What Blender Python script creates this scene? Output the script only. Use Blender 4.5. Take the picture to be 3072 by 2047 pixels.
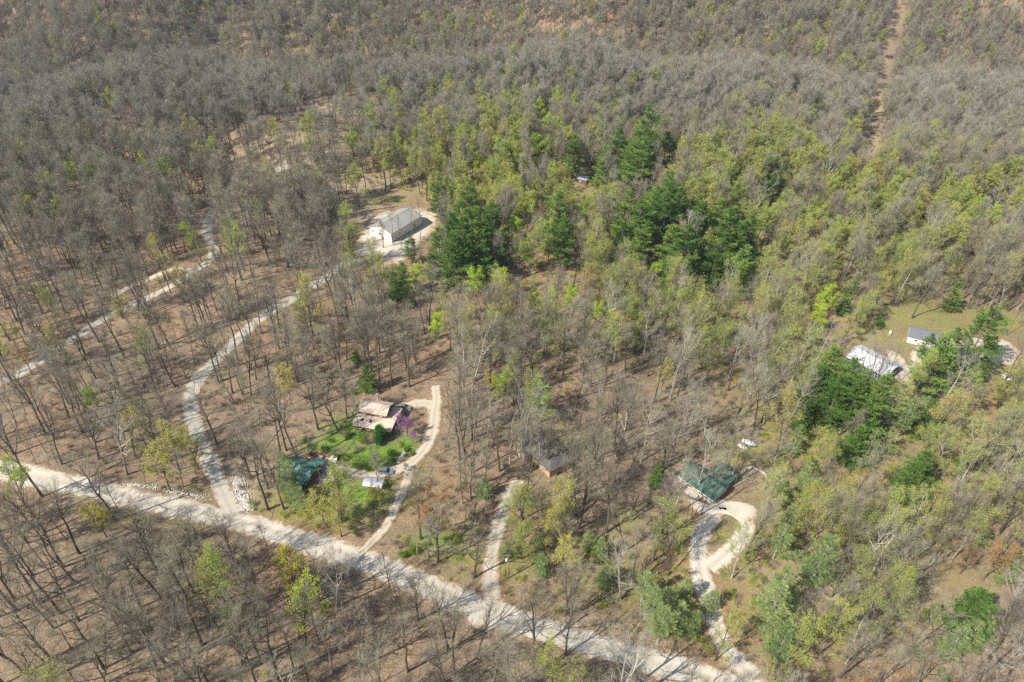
import bpy, math, random
import numpy as np
from mathutils import Matrix, Vector, Euler

for o in list(bpy.data.objects): bpy.data.objects.remove(o)
scene = bpy.context.scene
COL = scene.collection
rad = math.radians

# ------------------------------------------------------------------ camera, sky, sun, exposure
CAM_H, PITCH, ROLL, FPX = 165.0, 36.3, 1.9, 2048.0      # FPX: focal length in pixels of the 3072 px wide photograph
SUN_AZ, SUN_EL = 235.0, 43.0                            # compass degrees of the sun, the camera looks along +Y
cam_d = bpy.data.cameras.new('camera'); cam = bpy.data.objects.new('camera', cam_d); COL.objects.link(cam)
cam_d.sensor_width = 36.0; cam_d.lens = 36.0*FPX/3072.0; cam_d.clip_start = 1.0; cam_d.clip_end = 12000.0
CAMR = Matrix.Rotation(rad(90-PITCH), 3, 'X') @ Matrix.Rotation(rad(ROLL), 3, 'Z')
cam.matrix_world = Matrix.Translation((0, 0, CAM_H)) @ CAMR.to_4x4()
scene.camera = cam
w = bpy.data.worlds.new('World'); scene.world = w; w.use_nodes = True
nt = w.node_tree; nt.nodes.clear()
sky = nt.nodes.new('ShaderNodeTexSky'); sky.sky_type = 'NISHITA'; sky.sun_disc = False
sky.sun_elevation = rad(SUN_EL); sky.sun_rotation = rad(SUN_AZ); sky.air_density = 1.0; sky.dust_density = 1.0
bgn = nt.nodes.new('ShaderNodeBackground'); bgn.inputs['Strength'].default_value = 0.105
wo = nt.nodes.new('ShaderNodeOutputWorld')
nt.links.new(sky.outputs[0], bgn.inputs[0]); nt.links.new(bgn.outputs[0], wo.inputs[0])
sl = bpy.data.lights.new('sun', 'SUN'); sl.energy = 4.7; sl.angle = rad(0.5); sl.color = (1.0, 0.95, 0.86)
so = bpy.data.objects.new('sun', sl); COL.objects.link(so)
sdir = Vector((math.sin(rad(SUN_AZ))*math.cos(rad(SUN_EL)), math.cos(rad(SUN_AZ))*math.cos(rad(SUN_EL)), math.sin(rad(SUN_EL))))
so.rotation_euler = sdir.to_track_quat('Z', 'Y').to_euler(); so.location = (0, 0, 400)
scene.view_settings.view_transform = 'Standard'; scene.view_settings.look = 'None'
scene.view_settings.exposure = 0.62; scene.view_settings.gamma = 1.0
scene.cycles.max_bounces = 5; scene.cycles.diffuse_bounces = 2; scene.cycles.glossy_bounces = 2
scene.cycles.transmission_bounces = 2; scene.cycles.transparent_max_bounces = 4; scene.cycles.volume_bounces = 0
scene.cycles.use_denoising = False
scene.cycles.use_adaptive_sampling = False

# ------------------------------------------------------------------ terrain
def sstep(a, b, t):
    t = np.clip((t-a)/(b-a), 0, 1); return t*t*(3-2*t)
def H(x, y):
    x = np.asarray(x, float); y = np.asarray(y, float)
    wob = 2.2*np.sin(x/31+y/57+1.0)*np.sin(y/43-x/90) + 1.6*np.sin(x/19-1.3+y/83)*np.sin(y/27+x/71)
    near = sstep(330, 420, y)
    yc = 505 + 16*np.sin(x/120+0.6) + 8*np.sin(x/53) + 18*sstep(120, 420, x)
    amp = 11*(0.05+0.95*sstep(-400, -250, x))*(1-.25*sstep(200, 380, x)) + 4*np.sin(x/70+0.5)*sstep(-300, -100, x)
    up = np.clip((y-345)/(yc-345), 0, 1); up = up*up*(3-2*up)
    down = sstep(0, 110, y-yc-6)
    z = amp*up*(1-down) - 30*down
    far = (y-(yc+125))
    z = z + down*(95*sstep(-15, 230, far+25*np.sin(x/90)+12*np.sin(x/37)) + .22*np.clip(far-180, 0, 1500))
    # the hollow on the far left and the small rounded rise right of centre
    z = z - 16*np.exp(-((x+360)/90)**2 - ((y-470)/110)**2)
    z = z + 8*np.exp(-((x-215)/60)**2 - ((y-395)/40)**2) - 5*np.exp(-((x-240)/100)**2 - ((y-450)/30)**2)
    z = z - 5*np.exp(-((x+60)/45)**2 - ((y-420)/40)**2)
    z = z + near*(6.0*np.sin(x/37+y/49)*np.sin(y/33-x/63+2))
    # left: slope between the two tracks, gentle fall to the left
    z = z - 5*sstep(-40, -220, x)*sstep(60, 200, y)*(1-near)
    return z + wob*(0.35+0.65*sstep(120, 300, y))
CR = np.array(CAMR)
def ray(px, py):
    v = CR @ np.array([(px-1536.0)/FPX, -(py-1023.5)/FPX, -1.0]); return v/np.linalg.norm(v)
def P(px, py, h=0.0, tmax=1600):
    """the point on the terrain (raised by h) seen at pixel px,py of the photograph"""
    d = ray(px, py); t = np.arange(60, tmax, 2.0)
    X = d[0]*t; Y = d[1]*t; Z = CAM_H+d[2]*t
    g = Z-(H(X, Y)+h); k = np.argmax(g < 0)
    if g[k] >= 0: k = len(t)-1
    a, b = t[max(k-1, 0)], t[k]
    for _ in range(25):
        m = (a+b)/2
        if CAM_H+d[2]*m-(float(H(d[0]*m, d[1]*m))+h) < 0: b = m
        else: a = m
    return float(d[0]*b), float(d[1]*b)
def proj(x, y, z):
    q = np.stack([np.asarray(x, float), np.asarray(y, float), np.asarray(z, float)-CAM_H], -1) @ CR
    dep = -q[..., 2]
    return 1536+FPX*q[..., 0]/dep, 1023.5-FPX*q[..., 1]/dep, dep
V = 3072/2353.0
def pv(l): return [(a*V, b*V) for a, b in l]            # from the 2353 px wide view to photograph pixels

# ------------------------------------------------------------------ materials
def newmat(name):
    m = bpy.data.materials.new(name); m.use_nodes = True; m.node_tree.nodes.clear(); return m, m.node_tree
def nd(t, typ, **k):
    n = t.nodes.new(typ)
    for a, b in k.items(): setattr(n, a, b)
    return n
def rampn(t, fac, stops):
    r = nd(t, 'ShaderNodeValToRGB'); e = r.color_ramp.elements
    while len(e) < len(stops): e.new(0.5)
    for i, (p, c) in enumerate(stops): e[i].position = p; e[i].color = (*c, 1)
    if fac is not None: t.links.new(fac, r.inputs[0])
    return r.outputs[0]
def noise(t, vec, scale, detail=3, rough=.55, dist=0):
    n = nd(t, 'ShaderNodeTexNoise'); n.inputs['Scale'].default_value = scale; n.inputs['Detail'].default_value = detail
    n.inputs['Roughness'].default_value = rough; n.inputs['Distortion'].default_value = dist
    t.links.new(vec, n.inputs['Vector']); return n.outputs['Fac']
def mixc(t, f, a, b, mode='MIX'):
    m = nd(t, 'ShaderNodeMix', data_type='RGBA', blend_type=mode)
    for s, v in ((m.inputs[0], f), (m.inputs[6], a), (m.inputs[7], b)):
        if hasattr(v, 'links'): t.links.new(v, s)
        elif isinstance(v, tuple): s.default_value = (*v, 1)
        else: s.default_value = v
    return m.outputs[2]
def mth(t, op, a, b=None, c=None, clamp=False):
    m = nd(t, 'ShaderNodeMath', operation=op, use_clamp=clamp)
    for s, v in zip(m.inputs, (a, b, c)):
        if v is None: continue
        if hasattr(v, 'links'): t.links.new(v, s)
        else: s.default_value = v
    return m.outputs[0]
def pos(t): return nd(t, 'ShaderNodeNewGeometry').outputs['Position']
def finish(t, col, rough=.9, bump=None, bs=.3, bd=.1, metal=0, spec=.25):
    b = nd(t, 'ShaderNodeBsdfPrincipled'); o = nd(t, 'ShaderNodeOutputMaterial')
    if hasattr(col, 'links'): t.links.new(col, b.inputs['Base Color'])
    else: b.inputs['Base Color'].default_value = (*col, 1)
    b.inputs['Roughness'].default_value = rough; b.inputs['Metallic'].default_value = metal
    b.inputs['Specular IOR Level'].default_value = spec
    if bump is not None:
        n = nd(t, 'ShaderNodeBump'); n.inputs['Strength'].default_value = bs; n.inputs['Distance'].default_value = bd
        t.links.new(bump, n.inputs['Height']); t.links.new(n.outputs[0], b.inputs['Normal'])
    t.links.new(b.outputs[0], o.inputs[0])
def litter(t, p):
    """leaf litter of a spring wood: tan, brown and grey flecks at several sizes"""
    fine = noise(t, p, 1.9, 4, .7); mid = noise(t, p, .33, 4, .6, .6); big = noise(t, p, .028, 3, .5, .5)
    c = rampn(t, fine, [(.28, (.080, .057, .037)), (.43, (.215, .153, .098)), (.56, (.345, .247, .160)), (.72, (.500, .380, .262))])
    c = mixc(t, mth(t, 'MULTIPLY', rampn(t, mid, [(.38, (0, 0, 0)), (.68, (1, 1, 1))]), .55), c, (.150, .105, .068))
    c2 = rampn(t, big, [(.35, (.80, .80, .82)), (.5, (1, 1, 1)), (.65, (1.12, .97, .86))])
    c = mixc(t, 1.0, c, c2, 'MULTIPLY')
    ol = noise(t, p, .055, 3, .6, .3)
    return mixc(t, mth(t, 'MULTIPLY', rampn(t, ol, [(.50, (0, 0, 0)), (.70, (1, 1, 1))]), .35), c, (.24, .215, .11)), fine
def m_ground():
    m, t = newmat('leaf_litter_ground'); p = pos(t); c, fine = litter(t, p)
    at = nd(t, 'ShaderNodeAttribute', attribute_name='cover'); sp = nd(t, 'ShaderNodeSeparateColor'); t.links.new(at.outputs['Color'], sp.inputs[0])
    n1 = noise(t, p, .22, 5, .65, .4); n2 = noise(t, p, 1.3, 3, .7)
    gf = mth(t, 'MULTIPLY', sp.outputs[0], mth(t, 'ADD', mth(t, 'MULTIPLY', n1, 2.4), -.45), clamp=True)
    gcol = rampn(t, n2, [(.3, (.12, .125, .035)), (.5, (.235, .225, .065)), (.7, (.36, .31, .115))])
    c = mixc(t, gf, c, gcol)
    df = mth(t, 'MULTIPLY', sp.outputs[1], mth(t, 'ADD', mth(t, 'MULTIPLY', n1, 2.6), -.5), clamp=True)
    c = mixc(t, df, c, rampn(t, n2, [(.3, (.26, .19, .12)), (.7, (.45, .35, .235))]))
    lf = mth(t, 'MULTIPLY', sp.outputs[2], mth(t, 'ADD', mth(t, 'MULTIPLY', n1, 2.6), -.45), clamp=True)
    c = mixc(t, lf, c, rampn(t, n2, [(.3, (.06, .14, .012)), (.7, (.20, .34, .035))]))
    finish(t, c, .95, fine, .8, .25); return m
def m_road(name, lo, hi, e0, tan=(.47, .36, .24)):
    m, t = newmat(name); p = pos(t)
    a = nd(t, 'ShaderNodeAttribute', attribute_name='edge')
    n1 = noise(t, p, .45, 5, .7, .4); n2 = noise(t, p, 2.0, 4, .8); n3 = noise(t, p, .12, 3, .6)
    g = rampn(t, n2, [(.3, lo), (.62, hi)])
    g = mixc(t, mth(t, 'MULTIPLY', rampn(t, n1, [(.45, (0, 0, 0)), (.7, (1, 1, 1))]), .30), g, tan)
    # wheel tracks: paler packed strips with looser stone between
    tr = mth(t, 'ABSOLUTE', mth(t, 'SUBTRACT', a.outputs['Fac'], .38))
    g = mixc(t, mth(t, 'MULTIPLY', rampn(t, tr, [(.04, (1, 1, 1)), (.20, (0, 0, 0))]), .6), g, hi)
    g = mixc(t, mth(t, 'MULTIPLY', rampn(t, a.outputs['Fac'], [(.0, (1, 1, 1)), (.16, (0, 0, 0))]), .35), g, tuple(v*.8 for v in tan))
    l, fine = litter(t, p)
    f1 = mth(t, 'ADD', a.outputs['Fac'], mth(t, 'MULTIPLY', mth(t, 'SUBTRACT', n1, .5), 1.25))
    c = mixc(t, rampn(t, f1, [(e0-.10, (0, 0, 0)), (e0+.05, (1, 1, 1))]), g, tan)
    c = mixc(t, rampn(t, f1, [(e0+.02, (0, 0, 0)), (min(e0+.2, .995), (1, 1, 1))]), c, l)
    finish(t, c, .95, n2, .5, .06); return m
def m_plain(name, a, b, sc=2.0, rough=.85, metal=0, spec=.3):
    m, t = newmat(name); tc = nd(t, 'ShaderNodeTexCoord').outputs['Object']
    n = noise(t, tc, sc, 5, .65, .3); finish(t, rampn(t, n, [(.32, a), (.68, b)]), rough, metal=metal, spec=spec); return m
def m_ribs(name, a, b, axis=0, period=.4, rough=.5, metal=.0, dirt=(.3, .27, .22), df=.25):
    m, t = newmat(name); tc = nd(t, 'ShaderNodeTexCoord').outputs['Object']
    s = nd(t, 'ShaderNodeSeparateXYZ'); t.links.new(tc, s.inputs[0])
    fr = mth(t, 'FRACT', mth(t, 'DIVIDE', s.outputs[axis], period))
    rib = rampn(t, fr, [(.0, (1, 1, 1)), (.12, (1, 1, 1)), (.16, (0, 0, 0)), (.96, (0, 0, 0))])
    n = noise(t, tc, .7, 5, .6, .5)
    c = mixc(t, rib, b, a); c = mixc(t, mth(t, 'MULTIPLY', rampn(t, n, [(.45, (0, 0, 0)), (.75, (1, 1, 1))]), df), c, dirt)
    finish(t, c, rough, rib, .6, .04, metal=metal, spec=.4); return m
def m_shingle(name, a, b, rough=.9):
    m, t = newmat(name); tc = nd(t, 'ShaderNodeTexCoord').outputs['Object']
    n1 = noise(t, tc, 9, 3, .8); n2 = noise(t, tc, .8, 5, .6, .5)
    c = rampn(t, n1, [(.3, a), (.7, b)])
    c = mixc(t, mth(t, 'MULTIPLY', rampn(t, n2, [(.45, (0, 0, 0)), (.7, (1, 1, 1))]), .3), c, tuple(v*.6 for v in a))
    finish(t, c, rough, n1, .4, .03); return m
def m_bark(name, stops):
    m, t = newmat(name); r = nd(t, 'ShaderNodeObjectInfo').outputs['Random']; p = pos(t)
    n = noise(t, p, 1.2, 3, .7); c = rampn(t, r, stops)
    c = mixc(t, 1.0, c, rampn(t, n, [(.3, (.70, .70, .70)), (.7, (1.3, 1.3, 1.3))]), 'MULTIPLY')
    finish(t, c, .95); return m
def m_leaf(name, stops, tl=.35, sc=.9):
    m, t = newmat(name); r = nd(t, 'ShaderNodeObjectInfo').outputs['Random']; p = pos(t)
    n = noise(t, p, sc, 3, .6)
    c = rampn(t, r, stops)
    c = mixc(t, 1.0, c, rampn(t, n, [(.32, (.62, .66, .60)), (.68, (1.35, 1.32, 1.3))]), 'MULTIPLY')
    d = nd(t, 'ShaderNodeBsdfDiffuse'); tr = nd(t, 'ShaderNodeBsdfTranslucent'); mx = nd(t, 'ShaderNodeMixShader'); o = nd(t, 'ShaderNodeOutputMaterial')
    mx.inputs[0].default_value = tl
    t.links.new(c, d.inputs[0]); t.links.new(c, tr.inputs[0]); t.links.new(d.outputs[0], mx.inputs[1]); t.links.new(tr.outputs[0], mx.inputs[2]); t.links.new(mx.outputs[0], o.inputs[0])
    return m
M = {}
M['ground'] = m_ground()
M['gravel'] = m_road('pale_gravel', (.42, .375, .30), (.60, .55, .46), .70)
M['yard'] = m_road('barn_yard_gravel', (.44, .385, .30), (.60, .54, .44), .64)
M['drive'] = m_road('grey_gravel', (.34, .315, .26), (.49, .46, .385), .66)
M['track'] = m_road('dusty_track', (.36, .30, .22), (.56, .50, .39), .60)
M['bark'] = m_bark('grey_brown_bark', [(0, (.070, .056, .042)), (.5, (.115, .098, .074)), (1, (.180, .158, .122))])
M['twig'] = m_bark('grey_twigs', [(0, (.22, .185, .140)), (.35, (.29, .252, .190)), (.7, (.33, .30, .215)), (1, (.30, .285, .185))])
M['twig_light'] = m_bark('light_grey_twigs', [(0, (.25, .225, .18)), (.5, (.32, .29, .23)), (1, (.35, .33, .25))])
M['bark_pale'] = m_bark('pale_bark', [(0, (.24, .22, .175)), (.5, (.33, .305, .245)), (1, (.45, .42, .35))])
M['twig_pale'] = m_bark('pale_twigs', [(0, (.27, .245, .185)), (.5, (.34, .315, .24)), (1, (.38, .35, .28))])
M['bud_olive'] = m_leaf('olive_buds', [(0, (.42, .41, .12)), (.35, (.37, .46, .09)), (.7, (.46, .50, .10)), (1, (.54, .46, .13))])
M['leaf_lime'] = m_leaf('fresh_lime_leaves', [(0, (.48, .62, .06)), (.5, (.58, .68, .08)), (1, (.44, .62, .08))])
M['leaf_yellow'] = m_leaf('yellow_catkins', [(0, (.64, .55, .09)), (.5, (.60, .55, .13)), (1, (.54, .50, .16))])
M['leaf_orange'] = m_leaf('orange_buds', [(0, (.44, .22, .07)), (.5, (.48, .28, .10)), (1, (.40, .24, .11))])
M['leaf_red'] = m_leaf('red_buds', [(0, (.36, .09, .06)), (1, (.42, .13, .08))])
M['blossom'] = m_leaf('redbud_blossom', [(0, (.46, .17, .46)), (1, (.56, .26, .54))])
M['needle_dark'] = m_leaf('dark_pine_needles', [(0, (.095, .175, .042)), (.5, (.140, .235, .052)), (1, (.205, .300, .070))], .25, .7)
M['needle_lime'] = m_leaf('yellowish_pine_needles', [(0, (.16, .30, .05)), (.5, (.24, .35, .07)), (1, (.19, .30, .09))], .25, .7)
M['needle_soft'] = m_leaf('soft_hemlock_needles', [(0, (.20, .28, .105)), (.5, (.27, .34, .125)), (1, (.33, .39, .15))], .25, .7)
M['ever_leaf'] = m_leaf('glossy_evergreen_leaves', [(0, (.03, .11, .015)), (1, (.05, .15, .02))], .2, 1.2)
M['shrub_leaf'] = m_leaf('bright_shrub_leaves', [(0, (.13, .25, .03)), (.5, (.20, .31, .04)), (1, (.24, .30, .06))], .3, 1.2)
M['under_twig'] = m_bark('undergrowth_twigs', [(0, (.16, .12, .09)), (.5, (.23, .19, .145)), (1, (.27, .24, .16))])
M['rock'] = m_plain('pale_broken_stone', (.40, .36, .31), (.72, .68, .62), 1.5)
M['log'] = m_plain('weathered_log', (.24, .20, .15), (.42, .36, .28), 3)
M['roof_grey'] = m_ribs('grey_metal_roofing', (.43, .41, .355), (.37, .35, .31), 0, .5, .45, .0, (.28, .27, .25), .2)
M['wall_cream'] = m_ribs('cream_metal_siding', (.84, .81, .72), (.78, .75, .66), 0, .5, .5, 0, (.5, .45, .36), .15)
M['wall_cream_y'] = m_ribs('cream_metal_siding_end', (.84, .81, .72), (.78, .75, .66), 1, .5, .5, 0, (.5, .45, .36), .15)
M['roof_pink'] = m_ribs('pinkish_tan_metal_roofing', (.66, .535, .42), (.60, .475, .365), 0, .6, .5, 0, (.38, .27, .2), .3)
M['roof_green'] = m_shingle('dark_green_shingles', (.045, .10, .075), (.10, .175, .14))
M['roof_green_metal'] = m_ribs('green_metal_roofing', (.12, .27, .20), (.085, .21, .16), 0, .5, .5, 0, (.08, .12, .08), .3)
M['roof_slate'] = m_shingle('charcoal_shingles', (.075, .070, .068), (.155, .145, .140))
M['roof_blue'] = m_shingle('blue_grey_shingles', (.115, .125, .140), (.20, .215, .235))
M['roof_white'] = m_ribs('white_metal_roofing', (.74, .75, .77), (.68, .69, .71), 0, .6, .4, 0, (.6, .6, .58), .12)
M['roof_tin'] = m_ribs('galvanised_roofing', (.62, .66, .72), (.42, .45, .50), 0, .45, .45, .2, (.32, .29, .27), .35)
M['white'] = m_plain('white_paint', (.72, .71, .68), (.84, .83, .80))
M['timber'] = m_plain('tan_timber', (.38, .25, .13), (.55, .38, .21))
M['brown'] = m_plain('brown_boards', (.13, .07, .045), (.22, .12, .08))
M['stonewall'] = m_plain('stone_facing', (.38, .31, .25), (.62, .52, .42), 1.2)
M['glass'] = m_plain('window_glass', (.02, .025, .03), (.04, .05, .06), 1, .12, 0, .6)
M['concrete'] = m_plain('concrete', (.42, .40, .36), (.54, .51, .46))
M['dark'] = m_plain('dark_opening', (.015, .013, .012), (.03, .027, .025))
M['red'] = m_plain('red_paint', (.22, .03, .025), (.36, .06, .045))
M['rubber'] = m_plain('tyre_rubber', (.015, .015, .015), (.03, .03, .03))
M['car_blue'] = m_plain('blue_grey_car_paint', (.20, .27, .36), (.24, .31, .40), 1, .25, .3, .6)
M['car_tan'] = m_plain('silver_tan_car_paint', (.26, .25, .21), (.32, .31, .27), 1, .25, .3, .6)
M['lamp'] = m_plain('lamp_glass', (.6, .6, .6), (.7, .7, .7), 1, .1)
M['taillamp'] = m_plain('red_lamp_glass', (.5, .02, .02), (.55, .04, .03), 1, .2)
M['chrome'] = m_plain('bright_metal', (.5, .5, .5), (.6, .6, .6), 1, .3, .8)
M['pole'] = m_plain('weathered_pole_wood', (.24, .15, .09), (.36, .24, .15), 4)
M['tarp'] = m_plain('green_tarp', (.08, .22, .16), (.14, .32, .24))
M['chimney'] = m_plain('pink_masonry', (.52, .36, .28), (.66, .50, .40), 4)

# ------------------------------------------------------------------ object helpers
def tag(o, label=None, cat=None, group=None, kind=None):
    if label: o['label'] = label
    if cat: o['category'] = cat
    if group: o['group'] = group
    if kind: o['kind'] = kind
    return o
def empty(name, loc, rz=0, label=None, cat=None, group=None):
    o = bpy.data.objects.new(name, None); COL.objects.link(o); o.location = loc; o.rotation_euler = (0, 0, rz)
    o.empty_display_size = .5; return tag(o, label, cat, group)
class B:
    """mesh buffer of triangles"""
    def __init__(s): s.v = []; s.f = []; s.m = []; s.n = 0; s.sm = []
    def add(s, v, f, mi=0, smooth=False):
        v = np.asarray(v, float).reshape(-1, 3); f = np.asarray(f, int).reshape(-1, 3)
        s.v.append(v); s.f.append(f+s.n); s.m.append(np.full(len(f), mi)); s.sm.append(np.full(len(f), smooth)); s.n += len(v)
    def box(s, c, d, mi=0, rz=0, top=(1, 1)):
        c = np.array(c, float); d = np.array(d, float)/2
        v = np.array([(i, j, k) for k in (-1, 1) for j in (-1, 1) for i in (-1, 1)], float)*d
        v[4:, 0] *= top[0]; v[4:, 1] *= top[1]
        if rz:
            cs, sn = math.cos(rz), math.sin(rz); v = np.stack([v[:, 0]*cs-v[:, 1]*sn, v[:, 0]*sn+v[:, 1]*cs, v[:, 2]], 1)
        q = [(0, 2, 3, 1), (4, 5, 7, 6), (0, 1, 5, 4), (2, 6, 7, 3), (0, 4, 6, 2), (1, 3, 7, 5)]
        s.add(v+c, [t for a in q for t in ((a[0], a[1], a[2]), (a[0], a[2], a[3]))], mi)
    def poly(s, pts, mi=0):                              # convex fan
        s.add(pts, [(0, i, i+1) for i in range(1, len(pts)-1)], mi)
    def slab(s, q, th, mi=0):
        """a four cornered sheet (counter-clockwise seen from outside) given thickness th downwards"""
        q = np.array(q, float); l = q-np.array([0, 0, th]); v = np.vstack([q, l])
        f = [(0, 1, 2), (0, 2, 3), (6, 5, 4), (7, 6, 4)]
        for i in range(4):
            j = (i+1) % 4; f += [(i, i+4, j+4), (i, j+4, j)]
        s.add(v, f, mi)
    def tube(s, pts, rs, k=5, mi=0, cap=True):
        pts = np.asarray(pts, float); n = len(pts); tg = np.gradient(pts, axis=0); tg /= np.linalg.norm(tg, axis=1)[:, None]+1e-9
        ref = np.array([1., 0, 0]) if abs(tg[0][0]) < .8 else np.array([0, 1., 0])
        a = np.cross(tg, ref); a /= np.linalg.norm(a, axis=1)[:, None]+1e-9; b = np.cross(tg, a)
        th = np.arange(k)*2*math.pi/k
        v = pts[:, None]+np.asarray(rs)[:, None, None]*(a[:, None]*np.cos(th)[None, :, None]+b[:, None]*np.sin(th)[None, :, None])
        f = []
        for i in range(n-1):
            for j in range(k):
                p, q = i*k+j, i*k+(j+1) % k; f += [(p, q, q+k), (p, q+k, p+k)]
        if cap: f += [((n-1)*k, (n-1)*k+j, (n-1)*k+j+1) for j in range(1, k-1)]
        s.add(v.reshape(-1, 3), f, mi, True)
    def blades(s, p, d, wd, rng, mi=0, quad=False, flat=False):
        """thin triangles (or diamonds) from points p along vectors d, width wd"""
        N = len(p)
        if N == 0: return
        r = rng.normal(size=(N, 3))
        if flat: r = np.cross(d, np.array([0, 0, 1.])+r*.25)
        else: r = np.cross(d, r)
        r /= np.linalg.norm(r, axis=1)[:, None]+1e-9; h = r*(np.asarray(wd)/2 if np.ndim(wd) == 0 else (np.asarray(wd)/2)[:, None])
        if quad:
            v = np.stack([p, p+d*.5-h, p+d, p+d*.5+h], 1).reshape(-1, 3); i = np.arange(N)[:, None]*4
            f = np.concatenate([i+[0, 1, 2], i+[0, 2, 3]])
        else:
            v = np.stack([p-h, p+h, p+d], 1).reshape(-1, 3); f = np.arange(N*3).reshape(-1, 3)
        s.add(v, f, mi)
    def mesh(s, name, mats):
        v = np.concatenate(s.v); f = np.concatenate(s.f); me = bpy.data.meshes.new(name)
        me.vertices.add(len(v)); me.vertices.foreach_set('co', v.astype(np.float32).ravel())
        me.loops.add(len(f)*3); me.loops.foreach_set('vertex_index', f.astype(np.int32).ravel())
        me.polygons.add(len(f)); me.polygons.foreach_set('loop_start', np.arange(0, len(f)*3, 3, dtype=np.int32))
        for m in mats: me.materials.append(m)
        me.polygons.foreach_set('material_index', np.concatenate(s.m).astype(np.int32))
        me.polygons.foreach_set('use_smooth', np.concatenate(s.sm)); me.update(calc_edges=True); return me
    def obj(s, name, mats, parent=None):
        mats = mats if isinstance(mats, list) else [mats]
        o = bpy.data.objects.new(name, s.mesh(name, mats)); COL.objects.link(o)
        if parent: o.parent = parent
        return o

# ------------------------------------------------------------------ layout: roads, clearings (photograph pixels)
MAIN = pv([(-70, 1066), (0, 1080), (80, 1097), (170, 1115), (250, 1132), (330, 1152), (400, 1165), (470, 1180), (530, 1193), (600, 1213), (680, 1238), (760, 1264), (850, 1293), (920, 1321), (1000, 1356), (1080, 1391), (1160, 1420), (1250, 1449), (1340, 1476), (1430, 1502), (1520, 1529), (1600, 1553), (1680, 1577), (1760, 1600), (1900, 1650)])
DRIVE = pv([(540, 1190), (515, 1140), (492, 1085), (470, 1035), (452, 990), (440, 945), (440, 905), (455, 872), (490, 835), (530, 795), (570, 757), (620, 716), (670, 688), (720, 656), (760, 630), (800, 602), (840, 578), (880, 562)])
TRACK2 = pv([(-60, 905), (30, 866), (60, 850), (120, 812), (180, 772), (230, 737), (290, 707), (350, 680), (400, 655), (440, 627), (480, 602), (492, 575), (478, 545), (478, 505), (510, 465), (560, 430), (610, 402), (660, 385), (720, 378)])
TRACK2B = pv([(255, 683), (300, 660), (345, 640), (390, 622), (440, 622)])
HOUSE_DR = [(1200, 1224), (1240, 1214), (1285, 1207), (1307, 1226), (1302, 1260), (1296, 1300), (1275, 1345), (1240, 1385), (1190, 1412), (1140, 1422), (1080, 1420), (1030, 1412), (975, 1400)]
HOUSE_UP = [(1303, 1240), (1310, 1208), (1309, 1180), (1306, 1158)]
HOUSE_LINK = [(1228, 1400), (1222, 1440), (1195, 1500), (1178, 1545), (1155, 1585), (1120, 1620), (1080, 1662)]
GREY_DR = [(1476, 1800), (1470, 1740), (1473, 1690), (1480, 1640), (1490, 1590), (1505, 1555), (1518, 1515), (1532, 1480), (1556, 1440)]
GREEN_DR = [(2260, 2035), (2215, 1990), (2179, 1952), (2148, 1886), (2131, 1821), (2109, 1756), (2096, 1695), (2092, 1643), (2110, 1590), (2138, 1545), (2150, 1510)]
LOOP = [(2125, 1705), (2155, 1680), (2205, 1640), (2240, 1592), (2236, 1545), (2190, 1520), (2140, 1512)]
WHITE_DR = pv([(2120, 870), (2105, 850), (2110, 820), (2150, 792), (2200, 788), (2260, 790), (2300, 800), (2345, 815)])
ROADS = [('gravel_road', MAIN, 7.2, 'gravel'), ('driveway', DRIVE, 5.2, 'drive'), ('dirt_track', TRACK2, 4.8, 'drive'), ('dirt_track', TRACK2B, 4.2, 'track'),
         ('driveway', HOUSE_DR, 4.2, 'track'), ('driveway', HOUSE_UP, 3.8, 'track'), ('driveway', HOUSE_LINK, 2.7, 'track'), ('driveway', GREY_DR, 4.8, 'track'),
         ('driveway', GREEN_DR, 5.4, 'gravel'), ('driveway', LOOP, 4.5, 'gravel'), ('driveway', WHITE_DR, 7.0, 'track')]
YARDS = [('gravel_yard', pv([(858, 500), (885, 488), (930, 482), (968, 482), (1000, 490), (1004, 508), (985, 540), (955, 568), (935, 592), (905, 604), (862, 592), (822, 590), (812, 575), (826, 548), (842, 522)]), 'yard'),
         ('gravel_yard', [(925, 1368), (975, 1365), (1010, 1385), (1015, 1425), (980, 1450), (945, 1440), (930, 1410)], 'track'),
         ('gravel_yard', [(2066, 1490), (2110, 1506), (2150, 1512), (2215, 1506), (2262, 1522), (2262, 1550), (2235, 1575), (2180, 1542), (2115, 1548), (2080, 1522)], 'gravel'),
         ('gravel_yard', [(2935, 1040), (2985, 1015), (3030, 1030), (3060, 1060), (3040, 1095), (2985, 1090), (2945, 1075)], 'track'),
         ('gravel_yard', [(2660, 1050), (2690, 1060), (2720, 1090), (2740, 1150), (2700, 1150), (2672, 1110)], 'track')]
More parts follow.
